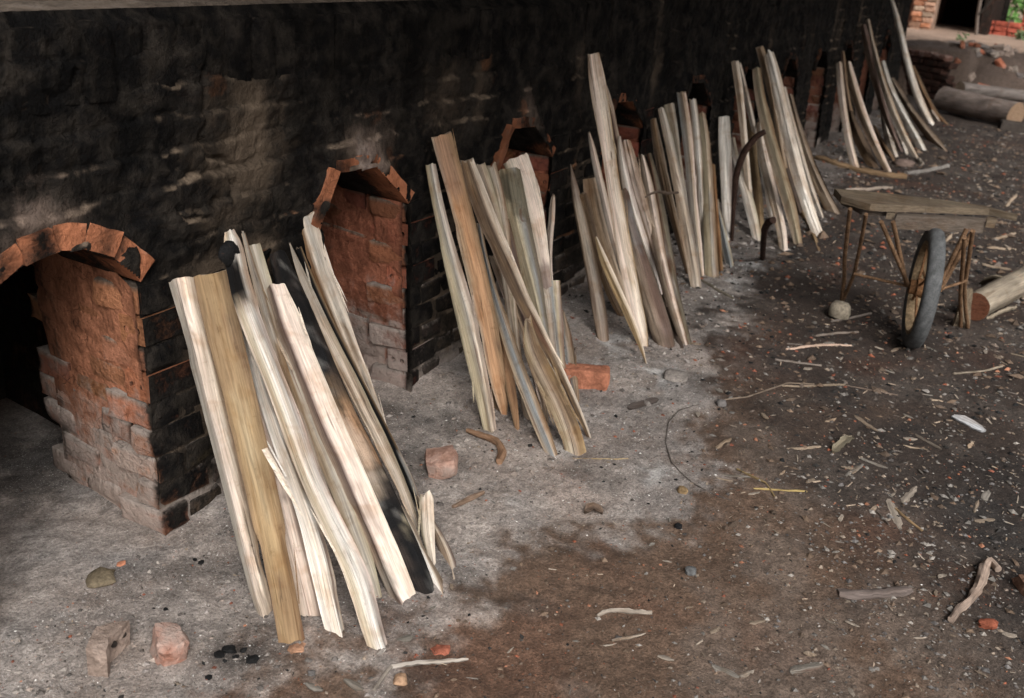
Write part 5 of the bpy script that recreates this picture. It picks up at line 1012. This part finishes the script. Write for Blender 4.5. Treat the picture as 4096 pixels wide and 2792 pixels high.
# log pieces beside the barrow
def log(label, A_, B_, rad, col, endcol, name='log', bend=0.0, cat='log', n=18):
    A_ = np.array(A_, float); B_ = np.array(B_, float); m = 12; ts = np.linspace(0, 1, m); P = A_+(B_-A_)*ts[:, None]; P[:, 2] += bend*np.sin(np.pi*ts)
    V, F = tube_geo(P, rad*(1+.04*np.array([float(noise(i*.6, rad*90)) for i in range(m)])), n, .06, int(rad*1000)); F = F[:-2]; c = np.tile(np.array(col), (len(V), 1))*(1+.15*rng.normal(0, 1, (len(V), 1)))
    o = mesh_obj(name, V, F, M_WOOD, None, cols=c, attrs={'gc': np.stack([np.tile(np.arange(n)*.02, m), np.repeat(ts, n)*np.linalg.norm(B_-A_), np.zeros(len(V))], -1), 'rough': np.ones(len(V))}, smooth=60, origin=(A_+B_)/2*np.array([1, 1, 0]))
    tag(o, label, cat)
    for k, P_ in ((0, P[0]), (m-1, P[-1])):
        R_ = V[k*n:(k+1)*n]; VV = np.concatenate([R_, [P_]]); FF = [[i, (i+1) % n, n] if k else [(i+1) % n, i, n] for i in range(n)]
        mesh_obj('cut_end', VV, FF, M_WOOD, o, cols=np.tile(np.array(endcol), (n+1, 1)), attrs={'gc': VV*3, 'rough': np.ones(n+1)}, origin=WORLD_POS[o.name])
    return o
e0 = on_ground('W', 1465, 1175); e1 = e0+np.array([.9, -.25, 0]); log('short round log with a reddish cut end lying beside the barrow', e0+up*.075, e1+up*.085, .072, (.30, .25, .19), (.20, .08, .045))
flat_piece('bark_slab', 'curved bark slab leaning over the short round log', 'bark', 'W', [(1540, 905), (1640, 960), (1760, 1010), (1856, 1020)], 60, .03, (.30, .25, .18), lift=.08, curl=.1)
flat_piece('split_strip', 'split strip lying in front of the short round log', 'firewood', 'W', [(1575, 1168), (1700, 1130), (1800, 1085)], 26, .02, (.28, .23, .17), lift=.02)
for q, lab in ((((1545, 765), (1755, 805)), 'pale slat on the litter beyond the barrow'), (((1580, 640), (1755, 650)), 'pinkish slat farther back on the litter'), (((1630, 575), (1790, 530)), 'pale pointed splinter near the reddish soil'), (((1225, 628), (1318, 540)), 'pale splinter right behind the barrow tyre'), (((1720, 330), (1800, 240)), 'upturned pale splinter behind the barrow deck')):
    chip(lab, 'W', *q, 26, 3, th=.02)
# ------------------------------------------------------------------ background beyond the kiln's end
bx = np.concatenate([np.arange(13.9, 18.5, .07), np.arange(18.5, 30, .35), [34, 45, 70]]); by_ = np.concatenate([[-30, -15, -8, -5], np.arange(-3.5, 4.2, .07), [5, 7, 12, 30]])
BX, BY = np.meshgrid(bx, by_, indexing='ij')
edge = 14.55+.25*sstep(1.0, .2, BY)+.12*fbm(BX*0+BY*2, BY*2, s=401, o=3)-.9*sstep(.0, -2, BY)
rise = sstep(0, 1.9, BX-edge); rise = np.where(BY > 1.25, sstep(0, .35, BX-edge-.55), rise)
BZ = -.06+.68*rise+(.05*fbm(BX*4, BY*4, s=403, o=4)+.02*fbm(BX*14, BY*14, s=405, o=3))*(.3+rise)*(1-.75*sstep(17, 18, BX))
terr = sstep(16.6, 17.3, BX+.3*fbm(BX*2, BY*2, s=407))
Cb = np.array([.09, .064, .05])*(1-terr[..., None])+np.array([.36, .25, .185])*terr[..., None]; Cb = Cb*(1+.3*fbm(BX*3, BY*3, s=409, o=3))[..., None]
gm = (.8*sstep(.15, .4, fbm(BX*1.3, BY*1.3, s=411, o=3)))[..., None]*(1-terr[..., None]); Cb = Cb*(1-gm)+np.array([.17, .165, .165])*gm
bank = mesh_obj('bank', np.stack([BX, BY, BZ], -1).reshape(-1, 3), grid_faces(len(bx), len(by_)), M_GROUND, cols=Cb.reshape(-1, 3), attrs={'ash': np.full(BX.size, .2)}, smooth=180); bank['kind'] = 'structure'
# dark low wall in front of the terrace, broken off in steps
lw = empty('low_brick_wall', (15.1, 1.7, 0)); tag(lw, 'dark low brick wall with a broken stepped end beyond the kiln', 'wall')
def plain_brick(c, d, yawv, col, parent, soot_=.2, ash_=.2, name='brick'):
    V, F = brick_geo(*d, bev=.008, jit=.004); V = rot(V, 0, 0, yawv)+np.array(c)
    return mesh_obj(name, V, F, M_KILN, parent, cols=np.tile(np.array(col)*random.uniform(.75, 1.25), (len(V), 1)), attrs={'soot': np.full(len(V), soot_), 'ash': np.full(len(V), ash_)}, origin=c)
wd = np.array([14.82-15.30, 1.30-2.0, 0]); wd /= np.linalg.norm(wd); w0 = np.array([15.45, 2.22, 0]); wn = np.array([wd[1], -wd[0], 0]); wyaw = math.atan2(wd[1], wd[0])
for k in range(7):
    z = .045+k*.085; n_ = 5-(0 if k < 3 else (1 if k < 5 else 1)); 
    for j in range(n_): 
        cpt = w0+wd*(.12+j*.235+(.11 if k % 2 else 0)); plain_brick((cpt[0], cpt[1], z), (.225, .16, .078), wyaw, (.12, .06, .045), lw, .55 if k < 6 else .05, .1 if k < 6 else .4)  # top course paler: sunlight on the wall's edge put into the colour
# long flat stones at the foot of the bank
for j in range(6):
    c0 = on_z('bg', 1235+j*170, 985+j*16, .16); plain = plain_brick((c0[0]+.1, c0[1], .07), (.13, .21, .16), .1+random.gauss(0, .05), (.26, .21, .17), None, .0, .4, 'kerb_stone'); tag(plain, 'pale squared stone in the row at the foot of the rubble bank', 'stone', 'squared stones at the bank foot')
# rubble lying on the bank
for j in range(46):
    x = random.uniform(14.9, 17.0); y = random.uniform(-.2, 1.5); i0_, j0_ = np.argmin(abs(bx-x)), np.argmin(abs(by_-y)); z = BZ[i0_, j0_]
    c = random.choice([(.34, .12, .07), (.22, .17, .14), (.30, .25, .21), (.25, .10, .06), (.14, .12, .11)])
    o = plain_brick((x, y, z+.02), (random.uniform(.08, .2), random.uniform(.07, .12), random.uniform(.05, .09)), random.uniform(0, 3), c, None, .1, .3, 'rubble_brick'); o.rotation_euler = (random.gauss(0, .5), random.gauss(0, .5), 0)
    hue = 'red' if c[0] > c[1]*2 else ('pale' if c[0] > .28 else 'dark'); tag(o, f'broken {hue} brick lying in the rubble of the bank', 'brick', f'{hue} rubble bricks on the bank')
# logs at the foot of the bank
la = on_ground('bg', 1570, 1500); lb = on_ground('bg', 760, 1400)
log('thick fallen log with sawn end lying at the foot of the rubble bank', la+np.array([.13, 0, .155]), lb+np.array([.85, .12, .17]), .145, (.20, .16, .14), (.30, .20, .13))
lc = on_z('bg', 940, 1040, .30); ld = on_z('bg', 1680, 1120, .20)
log('slim dark log lying higher on the bank behind the thick log', lc+np.array([.35, 0, .0]), ld+np.array([.35, -.1, -.02]), .075, (.17, .145, .13), (.2, .15, .11))
blk = on_ground('bg', 1580, 1520); o = plain_brick((blk[0]+.05, blk[1]-.02, .05), (.16, .34, .12), .2, (.09, .075, .065), None, .2, .1, 'timber_block'); tag(o, 'dark squared timber under the sawn end of the thick log', 'timber')
# brick shed with a dark opening
XS = 20.1
def bgz(x, y, xv=XS): return on_x('bg', x, y, xv)
shed = empty('brick_shed', bgz(650, 360)); tag(shed, 'brick shed with a pale sunlit corner pier and a black opening', 'shed')
zb = .55; pl = bgz(475, 300); pr = bgz(655, 300); pe = bgz(1150, 300)
def boxm(name, x0, x1, y0, y1, z0, z1, col, parent, soot_=.1, ash_=.2, n=5):
    bm = bmesh.new(); bmesh.ops.create_cube(bm, size=1); bmesh.ops.subdivide_edges(bm, edges=list(bm.edges), cuts=n, use_grid_fill=True); V = np.array([v.co[:] for v in bm.verts]); F = [[v.index for v in f.verts] for f in bm.faces]; bm.free()
    V = (V+.5)*np.array([x1-x0, y1-y0, z1-z0])+np.array([x0, y0, z0]); V += .015*np.stack([fbm(V[:, 0]*4, V[:, 1]*4, V[:, 2]*4, s=420+j, o=3) for j in range(3)], -1)
    return mesh_obj(name, V, F, M_KILN, parent, cols=np.tile(np.array(col), (len(V), 1)), attrs={'soot': np.full(len(V), soot_), 'ash': np.full(len(V), ash_)}, smooth=40, origin=WORLD_POS[parent.name])
pier_ = boxm('pier', XS, XS+.4, pr[1], pl[1], zb, 3.4, (.30, .19, .13), shed, .05, .45)
for k in range(14):
    for j in range(2): plain_brick((XS-.012, pr[1]+.09+j*.19+(.02 if k % 2 else 0), zb+.05+k*.09), (.06, .178, .08), 0, random.choice([(.40, .17, .09), (.34, .24, .17), (.36, .21, .14)]), pier_, 0, .35)
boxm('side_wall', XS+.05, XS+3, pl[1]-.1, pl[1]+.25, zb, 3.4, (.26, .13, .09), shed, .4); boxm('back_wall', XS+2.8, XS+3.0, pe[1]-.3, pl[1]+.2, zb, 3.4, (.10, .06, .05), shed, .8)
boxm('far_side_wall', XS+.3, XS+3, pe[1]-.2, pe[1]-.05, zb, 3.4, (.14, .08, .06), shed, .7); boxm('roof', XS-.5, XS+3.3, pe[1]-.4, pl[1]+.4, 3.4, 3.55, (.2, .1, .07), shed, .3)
boxm('lintel_wall', XS+.02, XS+.3, pe[1]-.1, pr[1]+.02, 2.1, 3.4, (.2, .1, .07), shed, .5)
tag(tube('post', [bgz(1165, 400), bgz(1175, 200), bgz(1180, 0)+np.array([0, 0, .9])], .03, M_WOOD, (.16, .13, .11), None, n=8, step=.3), 'thin wooden post at the edge of the black shed opening', 'post')
tag(tube('pole', [bgz(1195, 170, 19.9), bgz(1270, 85, 19.85), bgz(1345, -5, 19.8), bgz(1500, -180, 19.7)], .022, M_WOOD, (.05, .045, .04), None, n=8, step=.2), 'dark pole slanting up from the thin post before green leaves', 'pole')
# stacked red bricks: one low stepped stack, one taller
for lab, X0, xa, xb, ytops in (('low stepped stack of red bricks before the green tree', 21.0, 1185, 1660, (262, 255, 235, 205, 190, 215)), ('taller red brick stack at the right beside the green tree', 21.6, 1640, 1990, (5, -40, -60, -60))):
    a = bgz(xa, 430, X0); b_ = bgz(xb, 430, X0); stk = empty('brick_stack', (X0, (a[1]+b_[1])/2, .6)); tag(stk, lab, 'brick stack')
    wtot = abs(a[1]-b_[1]); nb = max(2, int(wtot/.20)); core_top = bgz(xa, max(ytops)+25, X0)[2]
    boxm('stack_core', X0+.05, X0+.9, min(a[1], b_[1])+.02, max(a[1], b_[1])-.02, .5, core_top, (.22, .07, .05), stk, .25, 0)
    for j in range(nb):
        yj = a[1]-(j+.5)*wtot/nb; yt = np.interp(j/(nb-1), np.linspace(0, 1, len(ytops)), ytops); zt = bgz(xa, yt, X0)[2]; k = 0; z = .58
        while z < zt and k < 30:
            plain_brick((X0+random.gauss(0, .012), yj, z+.045), (.12, wtot/nb-.012, .084), random.gauss(0, .04), (.34, .085, .055), stk, .12, .02); z += .093; k += 1
# tree and weeds
def leaf_cloud(name, parent, centers, nleaf, size, col, origin):
    nL = nleaf*len(centers); C_ = np.concatenate([np.array(c[:3])+rng.normal(0, 1, (nleaf, 3))*c[3]*.5 for c in centers]); d1 = rng.normal(0, 1, (nL, 3)); d1 /= np.linalg.norm(d1, axis=1)[:, None]; d2 = np.cross(d1, rng.normal(0, 1, (nL, 3))); d2 /= np.linalg.norm(d2, axis=1)[:, None]
    sz = size*rng.uniform(.6, 1.4, (nL, 1)); V = np.stack([C_-d1*sz, C_+d2*sz*.45, C_+d1*sz, C_-d2*sz*.45], 1).reshape(-1, 3); F = np.arange(nL*4).reshape(-1, 4)
    cc = np.repeat(np.array(col)*rng.uniform(.6, 1.4, (nL, 1))*np.array([1, 1, 1]), 4, 0); o = mesh_obj(name, V, F, M_LEAF, parent, cols=cc, origin=origin); o['kind'] = 'stuff' if parent is None else 'part'
    if parent is not None: del o['kind']
    return o
tc = on_x('bg', 1420, -60, 27.0); tree = empty('tree', (tc[0], tc[1], .6)); tag(tree, 'bright green leafy tree beyond the brick stacks', 'tree')
tube('trunk', [np.array([tc[0]+.3, tc[1], .5]), np.array([tc[0]+.25, tc[1]+.05, 1.6]), np.array([tc[0]+.3, tc[1], 3.0])], [.14, .11, .08], M_WOOD, (.14, .11, .08), tree, n=10, step=.2, origin=WORLD_POS[tree.name])
cs_ = [(tc[0]+random.uniform(-.6, 1.6), tc[1]+random.uniform(-1.8, 1.8), random.uniform(.7, 3.4), random.uniform(.35, .6)) for _ in range(70)]
leaf_cloud('crown', tree, cs_, 130, .075, (.115, .23, .065), WORLD_POS[tree.name])
for (x, y, lab) in ((1665, 455, 'tuft of grey-green weeds before the red brick stack'), (1000, 470, 'small green weed on the sunlit terrace before the shed')):
    q = on_z('bg', x, y, .62); wdp = empty('weed', q); tag(wdp, lab, 'weed'); leaf_cloud('leaves', wdp, [(q[0], q[1], q[2]+.06, .10)], 120 if x > 1500 else 30, .035, (.16, .22, .11), q)

# ------------------------------------------------------------------ litter
def litter(name, label, n, kind, cols, smin, smax, where, cat_=None):
    xs = np.exp(rng.uniform(math.log(.95), math.log(13), n*6)); ys = rng.uniform(-.75, 1.9, n*6)
    ash_, dark_, red_, char_ = zones(xs, ys); pr_ = where(xs, ys, ash_, dark_, red_, char_); m = rng.uniform(0, 1, n*6) < pr_; xs, ys = xs[m][:n], ys[m][:n]; k = len(xs)
    hz = ground_h(xs, ys); V = []; F = []; Cc = []
    if kind == 'pebble':
        base = np.array([[1, 0, 0], [0, 1, 0], [-1, 0, 0], [0, -1, 0], [0, 0, .75], [0, 0, -.6]]); bf = np.array([[0, 1, 4], [1, 2, 4], [2, 3, 4], [3, 0, 4], [1, 0, 5], [2, 1, 5], [3, 2, 5], [0, 3, 5]])
    else:
        base = np.array([[-1, -.5, -.3], [1, -.35, -.3], [1, .4, -.3], [-1, .5, -.3], [-1.1, -.4, .3], [.9, -.3, .3], [1.1, .3, .3], [-.9, .45, .3]]); bf = np.array([[4, 5, 6, 7], [0, 1, 5, 4], [1, 2, 6, 5], [2, 3, 7, 6], [3, 0, 4, 7]])
    nb = len(base); sz = smin*(smax/smin)**(rng.uniform(0, 1, k)**2.2); sz *= np.clip(xs/2.6, .8, 2.4)
    asp = np.stack([np.ones(k), rng.uniform(.5, 1, k), rng.uniform(.4, .9, k)], -1) if kind == 'pebble' else np.stack([rng.uniform(1.0, 2.3, k), rng.uniform(.35, .8, k), rng.uniform(.25, .5, k)], -1)
    P = base[None]*(1+rng.normal(0, .22, (k, nb, 3)))*(sz[:, None]*asp)[:, None, :]; a = rng.uniform(0, 6.28, k); tl = rng.normal(0, .18, k)
    P[..., 2] += P[..., 0]*tl[:, None]; ca, sa = np.cos(a)[:, None], np.sin(a)[:, None]; X = P[..., 0]*ca-P[..., 1]*sa; Y = P[..., 0]*sa+P[..., 1]*ca
    V = np.stack([X+xs[:, None], Y+ys[:, None], P[..., 2]+hz[:, None]+sz[:, None]*.15], -1).reshape(-1, 3); F = (bf[None]+(np.arange(k)*nb)[:, None, None]).reshape(-1, bf.shape[1])
    cc = np.array(cols)[rng.integers(0, len(cols), k)]*rng.uniform(.7, 1.3, (k, 1)); o = mesh_obj(name, V, F, M_LITTER, None, cols=np.repeat(cc, nb, 0)); return tag(o, label, None, None, 'stuff')
litter('gravel', 'grey and brown grit strewn over the trodden earth', 12000, 'pebble', [(.17, .155, .14), (.11, .1, .09), (.2, .16, .125), (.085, .072, .063), (.14, .11, .09)], .0022, .010, lambda x, y, a, d, r, c: .35+.5*(1-a)*sstep(1.3, .2, y))
litter('gravel', 'coarse grey gravel strewn beside the bent root', 4200, 'pebble', [(.17, .155, .14), (.13, .12, .115), (.2, .16, .125), (.09, .08, .075), (.25, .225, .2)], .0035, .013, lambda x, y, a, d, r, c: np.exp(-(((x-2.75)/.75)**2+((y+.02)/.42)**2))*1.0)
litter('soil_clods', 'brown soil clods strewn over the trodden earth', 3000, 'pebble', [(.12, .085, .062), (.09, .066, .05), (.15, .105, .075)], .003, .018, lambda x, y, a, d, r, c: .8*(1-a))
litter('brick_crumbs', 'red brick crumbs strewn over the ground', 2600, 'pebble', [(.24, .085, .05), (.20, .075, .05), (.28, .13, .08)], .002, .010, lambda x, y, a, d, r, c: .25+.55*r*(1-.5*a))
litter('ash_flecks', 'white ash flecks strewn over the ash and earth', 5000, 'pebble', [(.55, .53, .5), (.45, .42, .39)], .0014, .0045, lambda x, y, a, d, r, c: .04+.85*a)
litter('ash_clods', 'crumbly grey ash clods strewn before the kiln', 2600, 'pebble', [(.26, .23, .205), (.22, .195, .18), (.17, .15, .135), (.25, .205, .175), (.12, .105, .095)], .003, .016, lambda x, y, a, d, r, c: .9*a*sstep(.9, 1.5, y)+.1*a)
litter('charcoal_bits', 'black charcoal bits strewn over ash and earth', 4200, 'pebble', [(.016, .016, .016), (.03, .028, .026)], .0022, .011, lambda x, y, a, d, r, c: .25+.5*d+.6*c)
litter('wood_shavings', 'small wood shavings strewn over the dark earth', 1700, 'chip', [(.30, .25, .2), (.22, .175, .13), (.17, .145, .125), (.36, .28, .21)], .0028, .0085, lambda x, y, a, d, r, c: .05+.65*(1-a)*sstep(1.35, .3, y))
# larger chips, each one a thing
variants = []
for v in range(8):
    m = 5; U = np.array([-.5, 0, .5]); V = []; 
    for i in range(m):
        t = i/(m-1); pw = min(1, .35+t*3)*min(1, .3+(1-t)*3); 
        for sd_ in (0, 1):
            for u in U: V.append(((t-.5)*1.0+.05*random.gauss(0, 1)*(i in (0, m-1)), u*.32*pw+.03*random.gauss(0, 1), (.10 if sd_ else -.03)*(1-.4*abs(u))+.05*math.sin(t*3+v)))
    F = []
    for i in range(m-1):
        a = i*6; b_ = a+6
        F += [[a, a+1, b_+1, b_], [a+1, a+2, b_+2, b_+1], [a+4, a+3, b_+3, b_+4], [a+5, a+4, b_+4, b_+5], [a+3, a, b_, b_+3], [a+2, a+5, b_+5, b_+2]]
    F += [[1, 0, 3, 4], [2, 1, 4, 5], [24, 25, 28, 27], [25, 26, 29, 28]]
    V = np.array(V); cc = np.tile(np.array(CHIPC[v % 5])*random.uniform(.85, 1.2), (len(V), 1)); me_o = mesh_obj('wood_chip', V*.06, F, M_WOOD, None, cols=cc, attrs={'gc': V*np.array([.06, .03, .06])[None][:, [1, 0, 2]]+v, 'rough': .4*np.ones(len(V))}, smooth=40); variants.append(me_o.data); bpy.data.objects.remove(me_o)
cnt = 0
while cnt < 190:
    x = math.exp(random.uniform(math.log(1.7), math.log(9))); y = random.uniform(-.6, 1.3); a_, d_, r2_, c_ = zones(np.array([x]), np.array([y]))
    if random.random() > .08+.9*(1-a_[0])*float(sstep(1.25, .35, y)): continue
    o = bpy.data.objects.new('wood_chip', random.choice(variants)); COL.objects.link(o); sc = random.uniform(.2, .8)*min(1.35, max(.75, x/3)); o.scale = (sc, sc*random.uniform(.6, 1.2), sc*.8)
    o.location = (x, y, float(ground_h(x, y))+.002); o.rotation_euler = (random.gauss(0, .12), random.gauss(0, .12), random.uniform(0, 6.28))
    tone = ('pale', 'tan', 'grey', 'light brown', 'dark')[variants.index(o.data) % 5]; size_ = 'tiny' if sc < .45 else ('small' if sc < .75 else 'larger')
    zone_ = 'dark ground around and beyond the wheelbarrow' if x > 4.2 else ('pale ash before the firewood' if a_[0] > .5 else ('black earth short of the wheelbarrow' if d_[0] > .5 else 'bare brown earth in the foreground'))
    tag(o, f'{size_} {tone} wood chip lying on the {zone_}', 'wood chip', f'{size_} {tone} chips on the {zone_}')
    cnt += 1
# ------------------------------------------------------------------ unseen roof added to shade the upper kiln wall
rf = empty('shade_roof', (8, -.7, 0)); tag(rf, 'unseen open-sided sheet roof added to shade the upper kiln wall', 'roof')
RX0, RX1 = .4, 15.6
V = []; F = []; nx = 120
for i in range(nx+1):
    x = RX0+(RX1-RX0)*i/nx
    for y in (-.75, 6.0): V.append((x, y, 3.0+(y+.75)*.09+.02*math.sin(i*1.6)))
for i in range(nx): F.append([i*2, i*2+1, i*2+3, i*2+2])
mesh_obj('shade_roof_sheet', V, F, M_STONE, rf, cols=np.tile((.12, .10, .09), (len(V), 1)), origin=(8, -.7, 0))
tube('shade_roof_beam', [(RX0+.1, -.6, 2.96), (RX1-.1, -.6, 2.96)], .05, M_WOOD, (.2, .16, .12), rf, n=8, step=1, origin=(8, -.7, 0))
for x in (2.2, 6.5, 11, 15.3):
    tube('post', [(x, 5.6, -.05), (x, 5.6, 3.57)], .06, M_WOOD, (.2, .16, .12), rf, n=8, step=.6, origin=(8, -.7, 0))
